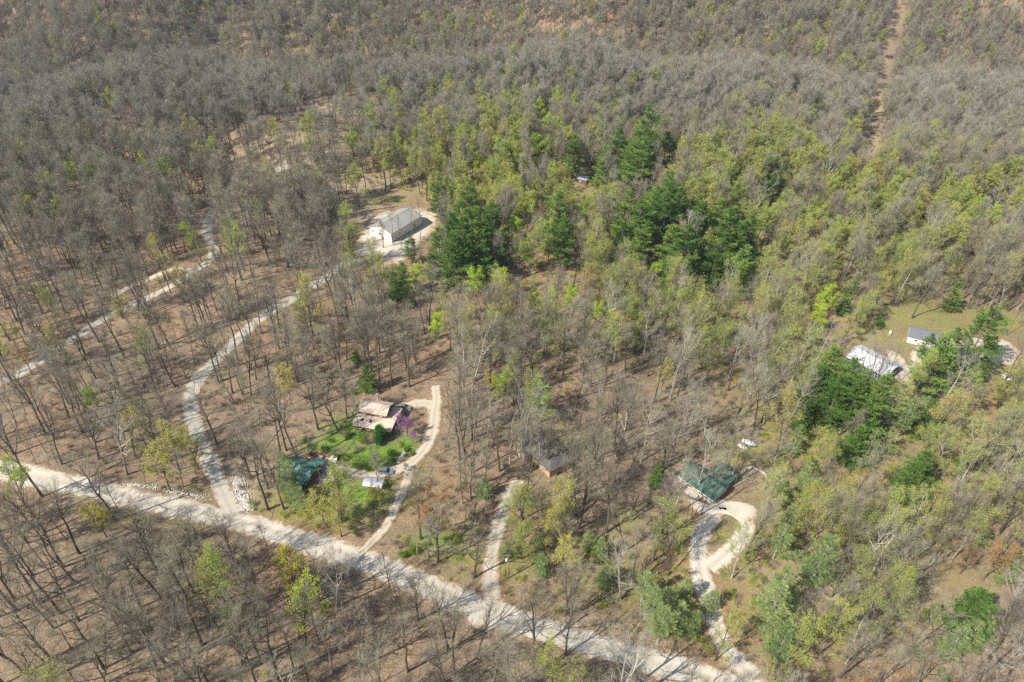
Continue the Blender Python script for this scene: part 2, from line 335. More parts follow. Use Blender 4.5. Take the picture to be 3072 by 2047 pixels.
# soft cover patches: centre x, y, radius x, y (pixels), kind 0 grass 1 dry soil 2 lush green
COVER = [(960, 500, 120, 40, 1), (820, 480, 120, 40, 1), (700, 640, 80, 50, 1), (1090, 560, 130, 45, 1), (1170, 1400, 70, 40, 2), (980, 1340, 60, 40, 2), (1150, 598, 105, 26, 0), (1120, 640, 100, 40, 1), (1080, 690, 60, 50, 1), (2790, 950, 160, 70, 0), (2620, 1000, 90, 45, 0), (2990, 960, 120, 60, 0), (3050, 1160, 70, 90, 0),
         (2730, 1040, 60, 50, 0), (2050, 1590, 60, 90, 0), (2160, 1600, 40, 60, 0), (2240, 1430, 75, 45, 1), (2230, 1360, 120, 50, 0), (1990, 1500, 60, 60, 1), (1900, 1560, 60, 60, 0),
         (1120, 1370, 120, 45, 2), (1210, 1340, 60, 40, 2), (1040, 1300, 70, 60, 2), (1080, 1480, 90, 50, 2), (900, 1530, 130, 60, 0), (860, 1480, 80, 50, 0), (1410, 1680, 90, 50, 0), (1540, 1700, 90, 60, 0),
         (1700, 1330, 60, 50, 0), (1300, 1620, 60, 40, 2), (880, 560, 90, 40, 1), (760, 560, 80, 50, 1), (900, 400, 160, 60, 1), (1000, 330, 90, 40, 1), (3060, 470, 60, 40, 0), (570, 1280, 70, 60, 1),
         (2730, 200, 25, 60, 1), (2650, 330, 25, 80, 1), (2500, 1750, 200, 120, 1), (2900, 1900, 150, 120, 1), (1480, 640, 60, 40, 2), (1280, 700, 80, 60, 0), (700, 1420, 120, 30, 1), (1700, 1880, 120, 60, 1),
         (520, 1520, 200, 60, 0), (1900, 1750, 160, 80, 0), (2350, 1850, 140, 100, 0), (2480, 1300, 120, 80, 0), (1760, 1650, 100, 50, 0), (2030, 1440, 40, 40, 1), (740, 1470, 50, 40, 1)]
CUT = [(2740, -60), (2703, 0), (2680, 90), (2668, 150), (2650, 210), (2637, 265), (2618, 330), (2611, 380), (2622, 430), (2631, 475)]

def catmull(pts, step):
    pts = [np.array(p, float) for p in pts]; q = [2*pts[0]-pts[1]]+pts+[2*pts[-1]-pts[-2]]; out = []
    for i in range(1, len(q)-2):
        n = max(2, int(np.linalg.norm(q[i+1]-q[i])/step))
        for t in np.arange(n)/n:
            a, b, c, d = q[i-1:i+3]; out.append(.5*((2*b)+(c-a)*t+(2*a-5*b+4*c-d)*t*t+(-a+3*b-3*c+d)*t**3))
    out.append(q[-2]); return np.array(out)
rngs = np.random.default_rng(5)
ROADW = []                                               # world centre lines with half widths
MESHZ = {}
def make_road(name, px, width, mat, lift, label):
    ctr = catmull([P(*p) for p in px], 1.6); ctr = ctr[:, :2]
    for _ in range(3): ctr[1:-1] = (ctr[:-2]+2*ctr[1:-1]+ctr[2:])/4
    tg = np.gradient(ctr, axis=0); tg /= np.linalg.norm(tg, axis=1)[:, None]; nr = np.stack([-tg[:, 1], tg[:, 0]], 1)
    K = 11; u = np.linspace(-1, 1, K); n = len(ctr)
    hw = width/2*1.28*(1+.07*np.sin(np.arange(n)/5.0+len(px))+.05*np.sin(np.arange(n)/2.3+1)+.06*np.sin(np.arange(n)/11.7+2*len(px)))
    xy = ctr[:, None]+nr[:, None]*(u[None, :, None]*hw[:, None, None])
    x, y = xy[..., 0], xy[..., 1]; z = H(x, y)+lift*(1-.75*np.abs(u)**4)[None]
    b = B(); f = []
    i, j = np.meshgrid(np.arange(n-1), np.arange(K-1), indexing='ij'); p = (i*K+j).ravel()
    f = np.concatenate([np.stack([p, p+K, p+K+1], 1), np.stack([p, p+K+1, p+1], 1)])[:, ::-1]
    b.add(np.stack([x, y, z], -1).reshape(-1, 3), f, 0, True)
    o = b.obj(name, M[mat]); a = o.data.attributes.new('edge', 'FLOAT', 'POINT'); a.data.foreach_set('value', np.tile(np.abs(u), n).astype(np.float32))
    tag(o, label, None, None, 'structure'); ROADW.append((ctr, hw.mean())); return o
RL = ['pale gravel road running diagonally across the foreground', 'curving grey gravel driveway leading up to the long cream barn', 'grey dirt track through the woods at far left', 'short tan spur beside the left dirt track',
      'tan gravel driveway looping round the pink roofed house', 'short tan stub above the pink roofed house', 'tan gravel link from the house loop to the road', 'narrow gravel driveway up to the charcoal roofed house',
      'pale gravel driveway from the road to the green roofed house', 'right arm of the gravel loop below the green roofed house', 'tan driveway between the white building and the garage']
for i, ((nm, px, wd, mt), lb) in enumerate(zip(ROADS, RL)): make_road(nm, px, wd, mt, .10+.012*i, lb)
def make_yard(name, px, mat, lift, label):
    w = np.array([P(*p) for p in px]); c = w.mean(0)
    loop = catmull(list(w)+[w[0]], 2.0)[:-1, :2]; n = len(loop); rr = [0, .25, .5, .68, .82, .92, 1.0, 1.12]; K = len(rr)
    r = (c+(loop[:, None]-c)*np.array(rr)[None, :, None]); x, y = r[..., 0], r[..., 1]
    e = np.array([0, .1, .25, .4, .5, .62, .75, 1.0]); z = H(x, y)+lift*(1-.75*e**4)[None]
    i, j = np.meshgrid(np.arange(n), np.arange(K-1), indexing='ij'); a = (i*K+j).ravel(); q = (((i+1) % n)*K+j).ravel()
    b = B(); fa = np.concatenate([np.stack([a, q, q+1], 1), np.stack([a, q+1, a+1], 1)])
    if np.cross(loop[1]-loop[0], c-loop[0]) > 0: fa = fa[:, ::-1]
    b.add(np.stack([x, y, z], -1).reshape(-1, 3), fa, 0, True)
    o = b.obj(name, M[mat]); at = o.data.attributes.new('edge', 'FLOAT', 'POINT'); at.data.foreach_set('value', np.tile(e, n).astype(np.float32))
    tag(o, label, None, None, 'structure'); return loop
YL = ['pale gravel yard around the long cream barn', 'tan yard beside the green metal roofed cabin', 'pale gravel parking below the green roofed house', 'round gravel turning place at the right edge', 'tan gravel yard beside the white metal building']
YARDW = [make_yard(nm, px, mt, .26+.012*i, lb) for i, ((nm, px, mt), lb) in enumerate(zip(YARDS, YL))]

# ------------------------------------------------------------------ ground sheet
def axis(lo, hi, a, b, fine, grow=1.12):
    c = list(np.arange(a, b+fine, fine)); s = fine; x = c[-1]
    while x < hi: s *= grow; x += s; c.append(x)
    s = fine; x = a; l = []
    while x > lo: s *= grow; x -= s; l.append(x)
    return np.array(l[::-1]+c)
gx = axis(-4000, 4000, -330, 330, 2.5); gy = axis(-600, 5000, 70, 460, 2.5, 1.04)
X, Y = np.meshgrid(gx, gy, indexing='ij'); Z = H(X, Y); b = B(); ny = len(gy)
i, j = np.meshgrid(np.arange(len(gx)-1), np.arange(ny-1), indexing='ij'); p = (i*ny+j).ravel()
b.add(np.stack([X, Y, Z], -1).reshape(-1, 3), np.concatenate([np.stack([p, p+ny, p+ny+1], 1), np.stack([p, p+ny+1, p+1], 1)]), 0, True)
g = b.obj('ground', M['ground']); tag(g, 'brown leaf litter forest floor', None, None, 'structure')
cov = np.zeros((X.size, 4), np.float32); cov[:, 3] = 1
for cx, cy, rx, ry, k in COVER:
    wx, wy = P(cx, cy); ax, _ = P(cx+rx, cy); _, by = P(cx, cy-ry*.8)
    d = ((X-wx)/max(abs(ax-wx), 2))**2+((Y-wy)/max(abs(by-wy), 2))**2
    cov[:, k] = np.maximum(cov[:, k], (1.25*np.exp(-d.ravel()*1.1)).clip(0, 1))
cw = catmull([P(*p) for p in CUT], 6)[:, :2]
d = np.sqrt(((X.ravel()[:, None]-cw[None, ::2, 0])**2+(Y.ravel()[:, None]-cw[None, ::2, 1])**2).min(1))
cov[:, 1] = np.maximum(cov[:, 1], 1.1*np.exp(-(d/7.5)**2))
fx_, fy_, fd_ = proj(X.ravel(), Y.ravel(), Z.ravel()); gr_ = np.zeros(X.size)
for x_, y_, rx_, ry_, a_ in [(1300, 520, 260, 130, .55), (1600, 400, 250, 110, .40), (1700, 620, 330, 160, .5), (2300, 560, 420, 160, .5), (2800, 680, 380, 180, .5), (2300, 850, 350, 180, .42), (1750, 930, 300, 160, .35), (2400, 1150, 300, 180, .45), (2700, 1380, 300, 160, .5), (1050, 1480, 260, 90, .5), (1950, 1700, 300, 160, .45), (2350, 1500, 150, 220, .5), (2300, 1850, 260, 160, .5), (2800, 1700, 260, 220, .35), (1500, 1650, 260, 110, .4)]:
    gr_ += a_*np.exp(-((fx_-x_)/rx_)**2-((fy_-y_)/ry_)**2)
gr_[(fd_ < 5)] = 0; cov[:, 0] = np.maximum(cov[:, 0], (gr_*.85).clip(0, .6))
ca = g.data.color_attributes.new('cover', 'FLOAT_COLOR', 'POINT'); ca.data.foreach_set('color', cov.clip(0, 1).ravel())

# ------------------------------------------------------------------ trees
def unit(v): return v/(np.linalg.norm(v, axis=-1, keepdims=True)+1e-9)
def gen_tree(seed, h=20, clear=.48, spread=4.5, nl=9, r0=.22, up=.9, ns=6, nt=6, nw=6, tw=.055, ww=.028, leafn=0, leafs=.2, fork=.5, dead=False, low=False, wl=1.0, quadleaf=True):
    """broad-leaved tree: bending trunk that may fork, rising limbs, side branches, twigs, optional leaf tufts"""
    r = np.random.default_rng(seed); T, C = B(), B()
    ks = 9; tt = np.linspace(0, 1, ks); wob = np.cumsum(r.normal(0, .012*h, (ks, 2)), 0)*tt[:, None]
    path = np.column_stack([wob[:, 0], wob[:, 1], tt*h*.9]); rr = r0*(1-tt)**.75*.92+.02; rr[0] *= 1.35; path[0, 2] = -.5
    T.tube(path, rr, 7)
    limbs = []
    def at(t): 
        q = np.array([np.interp(t, tt, path[:, k]) for k in range(3)]); return q, float(np.interp(t, tt, rr))
    az = r.uniform(0, 6.28)
    for k in range(nl):
        t = clear+(.96-clear)*(k+r.uniform(0, .6))/nl; p, rb = at(t); az += 2.4+r.normal(0, .4)
        el = up*(.55+.75*(t-clear)/(1-clear))+r.normal(0, .10); L = spread*(1.15-.55*(t-clear)/(1-clear))*r.uniform(.75, 1.2)/max(.55, math.cos(min(el, 1.2)))*.8
        limbs.append((p, az, el, L, rb*.68))
    if fork > r.uniform():
        p, rb = at(clear*.95); az += 3; limbs.append((p, az, 1.1, h*.42, rb*.75))
    if low:
        for k in range(3):
            p, rb = at(clear*r.uniform(.4, .9)); az += 2.1; limbs.append((p, az, r.uniform(-.1, .5), spread*.7, rb*.3))
    TP, TD, WP, WD, LP = [], [], [], [], []
    for p, a, el, L, rb in limbs:
        n = 5; s = np.linspace(0, 1, n); els = el+np.cumsum(r.normal(.07, .08, n)); azs = a+np.cumsum(r.normal(0, .14, n))
        d = np.column_stack([np.cos(azs)*np.cos(els), np.sin(azs)*np.cos(els), np.sin(els)])
        q = p+np.vstack([[0, 0, 0], np.cumsum(d[1:]*L/(n-1), 0)]); lr = rb*(1-s)**.8+.012
        C.tube(q, lr, 4, 0, False)
        m = ns if not dead else 2
        for k in range(m):
            u = .28+.72*(k+r.uniform(0, .8))/m; u = min(u, .99)
            c = np.array([np.interp(u, s, q[:, e]) for e in range(3)]); dd = d[min(int(u*n), n-1)]
            o = r.normal(size=3); o[2] += .5; nd_ = unit(dd*.95+unit(o)*.80); l2 = L*r.uniform(.28, .5)*(1.15-.5*u)
            e1 = c+nd_*l2*.5+r.normal(0, .06*l2, 3); e2 = c+nd_*l2+r.normal(0, .1*l2, 3)+np.array([0, 0, .1*l2])
            C.tube([c, e1, e2], [max(rb*.4*(1-u*.5), .03), .022, .008], 3, 0, False)
            mt = nt if not dead else 1
            v = r.uniform(.2, 1, mt); ps = np.where(v[:, None] < .5, c+(e1-c)*v[:, None]*2, e1+(e2-e1)*(v[:, None]-.5)*2)
            o = r.normal(size=(mt, 3)); o[:, 2] += .5; ds = unit(nd_+unit(o)*.75+np.array([0, 0, .15]))*(r.uniform(.7, 1.5, mt)*(.45+.09*h*.5))[:, None]*.9
            TP.append(ps); TD.append(ds)
        # end spray of the limb
        o = r.normal(size=(4, 3)); o[:, 2] += .5; TP.append(np.repeat(q[-1:], 4, 0)); TD.append(unit(d[-1]+unit(o))*1.3)
    TP = np.concatenate(TP); TD = np.concatenate(TD); C.blades(TP, TD, tw, r, 1)
    if not dead:
        N = len(TP); v = r.uniform(.15, 1, (N, nw)); WP = (TP[:, None]+TD[:, None]*v[..., None]).reshape(-1, 3)
        o = r.normal(size=(N, nw, 3)); o[..., 2] += .4
        WD = (unit(unit(TD)[:, None]*1.0+unit(o)*.8)*r.uniform(.4, 1.0, (N, nw, 1))*wl).reshape(-1, 3); C.blades(WP, WD, ww, r, 1)
        if leafn:
            k = r.integers(0, len(WP), leafn); lp = WP[k]+WD[k]*r.uniform(.3, 1.1, (leafn, 1))+r.normal(0, .08, (leafn, 3))
            C.blades(lp, unit(r.normal(size=(leafn, 3)))*leafs*r.uniform(.6, 1.4, (leafn, 1)), leafs*.7, r, 2, quadleaf)
    return T, C
def gen_pine(seed, h=19, R=3.8, base=.22, step=.75, nb=6, spr=9, bl=7, blen=.55, bw=.13, droop=.05, taper=.75, gap=.12):
    """white-pine like conifer: straight stem, whorls of flat tiered boughs carrying needle sprays"""
    r = np.random.default_rng(seed); T, C = B(), B(); T.tube([(0, 0, -.5), (r.normal(0, .1), r.normal(0, .1), h*.5), (0, 0, h)], [.26*h/19, .16*h/19, .02], 6)
    z = h*base; P_, D_, W_ = [], [], []
    asym = r.uniform(0, 6.28)
    while z < h-.4:
        t = (z/h-base)/(1-base); RR = R*((1-t)**taper)*(.35+.65*min(1, t*5+.3))*r.uniform(.6, 1.15)
        n = nb if t < .8 else 4; a0 = r.uniform(0, 6.28)
        for k in range(n):
            if r.uniform() < gap: continue
            a = a0+k*6.283/n+r.normal(0, .22); L = RR*r.uniform(.5, 1.25)*(1+.25*math.cos(a-asym)); e = (.55*t+.02-droop)+r.normal(0, .07)
            dr = np.array([math.cos(a)*math.cos(e), math.sin(a)*math.cos(e), math.sin(e)]); s = np.array([0, 0, z])
            m_ = s+dr*L*.55+np.array([0, 0, -.04*L]); en = s+dr*L+np.array([0, 0, .05*L]); C.tube([s, m_, en], [.055, .03, .01], 3, 0, False)
            side = unit(np.cross(dr, [0, 0, 1.])); ms = max(3, int(spr*L/3.2))
            for q in range(ms):
                u = .28+.72*(q+r.uniform())/ms; c = (s+(m_-s)*u/.55 if u < .55 else m_+(en-m_)*(u-.55)/.45)
                sl = (.22*L+.25)*(1.1-.6*abs(u-.6)/.6)
                for sg in (-1, 1):
                    tip = c+side*sg*sl*r.uniform(.4, 1)+dr*sl*.45+np.array([0, 0, r.normal(.04, .06)])
                    dd = unit(unit(tip-c)[None]+r.normal(0, .55, (bl, 3))*np.array([1, 1, .55])+np.array([0, 0, .18]))
                    P_.append(c+(tip-c)*r.uniform(.15, 1, (bl, 1))); D_.append(dd*blen*r.uniform(.6, 1.3, (bl, 1)))
        z += step*r.uniform(.75, 1.25)
    k = 30; P_.append(np.column_stack([r.normal(0, .08, k), r.normal(0, .08, k), h-r.uniform(0, 1.6, k)])); o = r.normal(size=(k, 3)); o[:, 2] += 1.0; D_.append(unit(o)*blen)
    P_ = np.concatenate(P_); D_ = np.concatenate(D_); C.blades(P_, D_, bw, r, 2, True, True)
    return T, C
def gen_bush(seed, h=2.5, R=1.6, n=2200, ls=.16, stems=9, twig=False, hollow=.55):
    r = np.random.default_rng(seed); T, C = B(), B()
    for k in range(stems):
        a = r.uniform(0, 6.28); q = np.array([math.cos(a)*R*.55*r.uniform(.2, 1), math.sin(a)*R*.55*r.uniform(.2, 1), h*r.uniform(.5, .85)])
        T.tube([(0, 0, -.2), q*.5+r.normal(0, .08, 3), q], [.05, .03, .01], 3, 0, False)
    lob = unit(r.normal(size=(9, 3)))*np.array([R*.5, R*.5, h*.28])+np.array([0, 0, h*.52]); lr = r.uniform(.35, .6, 9)
    k = r.integers(0, 9, n); u = unit(r.normal(size=(n, 3)))*(hollow+(1-hollow)*r.uniform(0, 1, (n, 1)))
    p = lob[k]+u*lr[k][:, None]*np.array([R, R, h*.55]); p[:, 2] = np.maximum(p[:, 2], .08)
    if twig:
        d = unit(u+np.array([0, 0, .8])+r.normal(0, .5, (n, 3)))*.5; C.blades(p-d*.5, d, .022, r, 1)
    else: C.blades(p, unit(r.normal(size=(n, 3)))*ls*r.uniform(.6, 1.4, (n, 1)), ls*.8, r, 2, True)
    return T, C
PROTO = {}
def proto(key, TC, bark, twig, leaf=None):
    T, C = TC; mats = [M[bark], M[twig], M[leaf or twig]]
    J = B()
    for s in (T, C):
        for v, f, m, sm in zip(s.v, s.f, s.m, s.sm): J.v.append(v); J.f.append(f+J.n if False else f+(J.n)); J.m.append(m); J.sm.append(sm)
        # faces inside one buffer are already offset from that buffer's start
        J.n += sum(len(v) for v in s.v)
    PROTO[key] = dict(T=T.mesh('trunk', mats), C=C.mesh('crown', mats), J=J, mats=mats)
# forest-grown bare trees, near (fine) and far (coarser twigs)
for i in range(8):
    rr = random.Random(i); h = [23, 20, 25, 17, 22, 19, 24, 15][i]
    proto('bare%d' % i, gen_tree(100+i, h, [.50, .42, .55, .38, .48, .45, .58, .32][i], [4.6, 5.2, 4.3, 3.6, 5.4, 4.2, 4.6, 3.2][i], 10+i % 3, .16+.006*h, [1.05, .85, 1.15, 1.1, .9, 1.1, 1.0, 1.0][i], 6, 6, 7, .034, .014, fork=.6, low=i in (1, 5, 7), wl=1.5), 'bark', 'twig')
for i in range(4):
    h = [21, 23, 19, 25][i]; proto('oak%d' % i, gen_tree(120+i, h, [.38, .45, .34, .5][i], [6.6, 6.0, 6.2, 5.4][i], 9, .30, [.75, .9, .7, 1.0][i], 6, 5, 6, .036, .0145, fork=.9, low=i != 3, wl=1.5), 'bark', 'twig')
for i in range(5):
    h = [22, 19, 24, 16, 20][i]
    proto('far%d' % i, gen_tree(140+i, h, [.50, .42, .52, .35, .45][i], [5.0, 5.4, 4.6, 4.2, 5.2][i], 10, .25, 1.0, 6, 5, 9, .065, .030, fork=.5, wl=1.7), 'bark', 'twig')
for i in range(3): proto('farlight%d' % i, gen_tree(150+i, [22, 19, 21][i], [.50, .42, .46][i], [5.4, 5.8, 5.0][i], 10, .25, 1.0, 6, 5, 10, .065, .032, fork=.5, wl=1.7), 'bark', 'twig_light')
for i in range(3): proto('slim%d' % i, gen_tree(170+i, [18, 21, 12][i], [.5, .55, .35][i], [2.6, 3.0, 2.4][i], 8, .12, 1.0, 4, 5, 6, .032, .015, fork=.3, low=i == 2, wl=1.3), 'bark', 'twig')
for i in range(4):
    h = [22, 26, 19, 23][i]; proto('pale%d' % i, gen_tree(200+i, h, [.42, .5, .35, .45][i], [6.2, 6.6, 5.8, 5.6][i], 9, .32, .80, 6, 6, 7, .045, .020, fork=.9, low=True), 'bark_pale', 'twig_pale')
for i in range(2): proto('snag%d' % i, gen_tree(220+i, [15, 12][i], .45, 3, 6, .24, .7, dead=True, fork=.7), 'bark_pale', 'twig_pale')
for i in range(4):
    h = [20, 17, 22, 15][i]; proto('bud%d' % i, gen_tree(240+i, h, [.40, .35, .45, .3][i], [4.8, 4.6, 5.0, 4.0][i], 10, .20, .95, 7, 6, 6, .035, .016, 5200, .19, fork=.6, low=True), 'bark', 'twig', 'bud_olive')
for i in range(2): proto('palebud%d' % i, gen_tree(250+i, [21, 18][i], .42, 5.2, 9, .26, .85, 6, 6, 6, .04, .018, 4200, .19, fork=.9, low=True), 'bark_pale', 'twig_pale', 'bud_olive')
for i in range(3): proto('budfar%d' % i, gen_tree(260+i, [19, 17, 21][i], .38, 5.0, 9, .22, .9, 6, 5, 6, .07, .036, 3800, .27, fork=.5), 'bark', 'twig', 'bud_olive')
for i in range(3): proto('accent%d' % i, gen_tree(270+i, [17, 14, 15][i], .36, 4.8, 10, .2, .85, 6, 5, 5, .06, .03, 4200, .25, fork=.5), 'bark', 'twig', ['leaf_lime', 'leaf_yellow', 'leaf_orange'][i])
for i in range(2): proto('lime%d' % i, gen_tree(280+i, [16, 14][i], .38, [5.0, 4.6][i], 10, .22, .8, 7, 6, 4, .045, .024, 6500, .26, fork=.5), 'bark', 'twig', 'leaf_lime')
proto('yellow0', gen_tree(290, 14, .34, 4.6, 9, .18, .75, 7, 6, 5, .04, .024, 4200, .22, fork=.5), 'bark', 'twig', 'leaf_yellow')
proto('orange0', gen_tree(292, 14, .34, 4.4, 9, .18, .75, 7, 6, 5, .04, .024, 3600, .20, fork=.5), 'bark', 'twig', 'leaf_orange')
proto('red0', gen_tree(294, 11, .30, 3.2, 9, .15, .7, 6, 6, 4, .04, .024, 1500, .16, fork=.5), 'bark', 'twig', 'leaf_red')
proto('redbud0', gen_tree(296, 6.5, .22, 3.2, 10, .12, .55, 6, 6, 5, .035, .022, 3600, .13, fork=1, wl=.8), 'bark', 'twig', 'blossom')
for i in range(3): proto('pine%d' % i, gen_pine(300+i, [19, 22, 16][i], [5.4, 5.8, 5.0][i], [.16, .24, .08][i], step=1.05, nb=7, spr=10, bl=8, blen=.7, bw=.15, taper=.62, gap=.33), 'bark', 'twig', 'needle_dark')
for i in range(2): proto('limepine%d' % i, gen_pine(310+i, [16, 14][i], [5.0, 4.4][i], .12, step=.85, nb=7, spr=10, bl=8, gap=.28, blen=.65, bw=.16, taper=.6), 'bark', 'twig', 'needle_lime')
for i in range(3): proto('soft%d' % i, gen_pine(320+i, [14, 11, 17][i], [4.3, 3.8, 4.6][i], [.15, .08, .25][i], .75, 7, 9, 6, .6, .10, .02, .62, .3), 'bark_pale', 'twig_pale', 'needle_soft')
proto('everleaf0', gen_bush(330, 7, 2.8, 5200, .26, 7), 'bark', 'twig', 'ever_leaf')
proto('roundbush0', gen_bush(331, 2.6, 1.5, 2600, .14), 'bark', 'twig', 'shrub_leaf')
proto('brightbush0', gen_bush(332, 2.2, 2.0, 2200, .17), 'bark', 'twig', 'shrub_leaf')
proto('goldbush0', gen_bush(333, 1.6, 1.1, 1500, .12), 'bark', 'twig', 'leaf_yellow')
for i in range(3): proto('scrub%d' % i, gen_bush(340+i, [1.6, 2.6, 1.1][i], [1.2, 1.5, 1.3][i], [260, 420, 240][i], .1, 6, True, .2), 'under_twig', 'under_twig')
proto('greenscrub0', gen_bush(345, 1.5, 1.3, 420, .13, 6), 'under_twig', 'under_twig', 'bud_olive')
proto('greenscrub1', gen_bush(346, 1.2, 1.1, 380, .13, 6), 'under_twig', 'under_twig', 'shrub_leaf')
KEYS = sorted(PROTO)
def jmesh(k):
    d = PROTO[k]
    if 'JM' not in d: d['JM'] = d['J'].mesh('tree', d['mats'])
    return d['JM']

# ---- where things must not stand
NEAR_ROAD = np.concatenate([c[::2] for c, _ in ROADW]); NEAR_W = np.concatenate([np.full(len(c[::2]), h) for c, h in ROADW])
def inside(poly, x, y):
    x = np.asarray(x); r = np.zeros(x.shape, bool); n = len(poly)
    for i in range(n):
        x1, y1 = poly[i]; x2, y2 = poly[i-1]
        with np.errstate(divide='ignore', invalid='ignore'): r ^= ((y1 > y) != (y2 > y)) & (x < (x2-x1)*(y-y1)/(y2-y1)+x1)
    return r
OPEN = [pv(q) for q in [[(800, 445), (950, 440), (1005, 480), (1010, 530), (950, 600), (900, 610), (790, 600), (760, 560)],
        [(1985, 770), (2030, 715), (2150, 695), (2280, 720), (2353, 740), (2353, 860), (2230, 870), (2100, 880), (2060, 880), (2030, 860), (1950, 800)],
        [(1540, 1060), (1640, 1050), (1760, 1070), (1760, 1110), (1740, 1230), (1620, 1350), (1560, 1290), (1580, 1180)],
        [(820, 905), (930, 905), (1010, 900), (1000, 1010), (960, 1080), (850, 1120), (700, 1100), (690, 1050), (760, 1050), (830, 1010)]]]
# rectangles of the photograph (x0,y0,x1,y1) that stay readable: few crowns in front
KEEP = [(1105, 610, 1290, 730, .93), (1070, 1190, 1240, 1275, .97), (1140, 1395, 1185, 1435, 1), (1080, 1420, 1160, 1470, .9), (880, 1350, 1010, 1440, .65), (2030, 1390, 2175, 1500, .62), (2215, 1310, 2310, 1430, .8),
        (2530, 1015, 2700, 1140, .93), (2715, 970, 2830, 1040, .97), (1725, 512, 1780, 575, 1), (1540, 1280, 1680, 1390, .35), (2655, 980, 2690, 1012, 1), (1090, 635, 1140, 665, .9), (1505, 1660, 1540, 1745, 1),
        (2050, 1520, 2245, 1720, .65), (2870, 1040, 2910, 1080, .8), (2990, 1030, 3060, 1100, .7), (1040, 580, 1240, 640, .6)]
RIMG = [(np.array(catmull(px, 25)), kp, rx) for px, kp, rx in ((MAIN, .66, 28), (DRIVE, .80, 20), (TRACK2, .88, 20), (HOUSE_DR, .7, 18), (GREY_DR, .55, 16), (GREEN_DR, .42, 20), (CUT, .97, 27))]

GREEN = [(2500, 1300, 300, 150, .2), (2600, 1650, 350, 200, .12), (1300, 520, 260, 130, .55), (1600, 400, 250, 110, .40), (1700, 620, 330, 160, .5), (2300, 560, 420, 160, .5), (2800, 680, 380, 180, .5), (2300, 800, 350, 160, .42), (1350, 830, 160, 90, .5), (1750, 930, 260, 120, .40), (1950, 900, 200, 110, .3),
         (1650, 1130, 200, 160, .22), (2400, 1100, 260, 180, .35), (2700, 1380, 300, 160, .42), (1050, 1480, 260, 90, .55), (900, 1500, 140, 70, .5), (1950, 1700, 260, 160, .38), (2350, 1500, 150, 220, .5), (2300, 1850, 260, 160, .42), (2800, 1700, 260, 220, .30),
         (560, 1560, 130, 40, .5), (1300, 100, 400, 90, .12), (2400, 130, 300, 90, .16), (1450, 330, 130, 40, .3), (950, 930, 120, 60, .15), (2950, 1250, 160, 110, .45), (1500, 1600, 260, 110, .25), (500, 480, 300, 150, .04), (1150, 800, 90, 60, .4)]
def green(px, py): return min(1, sum(a*math.exp(-((px-x)/rx)**2-((py-y)/ry)**2) for x, y, rx, ry, a in GREEN)+.03)
THIN = [(900, 380, 320, 110, .30), (780, 540, 200, 60, .30), (450, 900, 350, 120, .12), (250, 200, 250, 60, .15), (620, 1350, 300, 80, .12), (1120, 300, 300, 110, .45), (900, 420, 200, 90, .25), (520, 1260, 90, 90, .2), (1000, 40, 700, 60, .40), (300, 1230, 160, 60, .15), (2350, 60, 160, 60, .3), (2900, 400, 120, 70, .45), (1900, 1270, 200, 90, .25), (2200, 1330, 150, 80, .35),
        (1700, 1750, 200, 80, .40), (1500, 1900, 600, 120, .15), (2850, 1850, 160, 90, .2), (700, 1250, 130, 90, .35), (2000, 1180, 200, 80, .15), (1950, 1560, 130, 80, .4), (1050, 560, 120, 40, .5)]
def density(px, py):
    if py < 140: d = .62
    elif py < 430: d = .88
    elif py < 650: d = .74
    else: d = .62
    if px < 1350: d -= .06*min(1, max(0, (py-500)/200))
    d *= 1.0 if px > 1300 else .90
    if py > 1250: d += .13*min(1, (py-1250)/200)
    return d-sum(a*math.exp(-((px-x)/rx)**2-((py-y)/ry)**2) for x, y, rx, ry, a in THIN)

R = random.Random(11); spec = []                          # every tree: dict(kind, key, x, y, s, rz, tilt)
TS = 1.24
def place(kind, key, x, y, s=1.0, rz=None, tx=0, ty=0, lab=None): spec.append(dict(kind=kind, key=key, x=x, y=y, s=s*(TS if kind not in ('bush', 'redbud', 'everleaf') else 1), rz=R.uniform(0, 6.28) if rz is None else rz, tx=tx, ty=ty, lab=lab))
# hand-placed trees: positions of crown centres in the wide view, height factor
def crown_at(vx, vy, hc): return P(vx*V, vy*V, hc)
def many(kind, keys, pts, hc, s0=1.0, lab=None):
    for q in pts:
        s = s0*(q[2] if len(q) > 2 else 1); x, y = crown_at(q[0], q[1], hc*s*(TS if kind not in ('bush', 'redbud', 'everleaf') else 1)); place(kind, keys[R.randrange(len(keys))], x, y, s*R.uniform(.93, 1.07), lab=q[3] if len(q) > 3 else lab)
PA = 'dark pine in the evergreen clump beside the long cream barn'
many('pine', ['pine0', 'pine2'], [(1060, 505, 1.0), (1095, 510, .95), (1040, 545, 1.0), (1090, 560, .95), (1130, 525, .95), (1065, 580, 1), (1110, 590, .9), (1040, 600, .95), (1085, 475, .9), (1010, 570, .75), (1140, 560, .8), (1075, 545, 1)], 10.5, lab=PA, s0=1.32)
many('pine', ['pine0'], [(1014, 458, 1.15, 'lone dark pine just behind the right end of the cream barn'), (944, 572, .62, 'small dark pine in front of the cream barn gable'), (925, 640, .7, 'low pine above the curving drive, below the barn clump')], 10)
many('pine', ['pine2', 'soft1'], [(905, 655, .75), (960, 640, .7), (990, 610, .7), (935, 680, .6)], 8, lab='small pine at the lower left edge of the barn pine clump')
PB = 'tall dark pine standing behind the small tin roofed shed'
many('pine', ['pine0', 'pine1'], [(1482, 325, 1.15), (1462, 362, 1.0), (1500, 355, .95), (1475, 395, .95), (1445, 385, .9), (1418, 358, .8), (1530, 345, .8)], 11, lab=PB, s0=1.45)
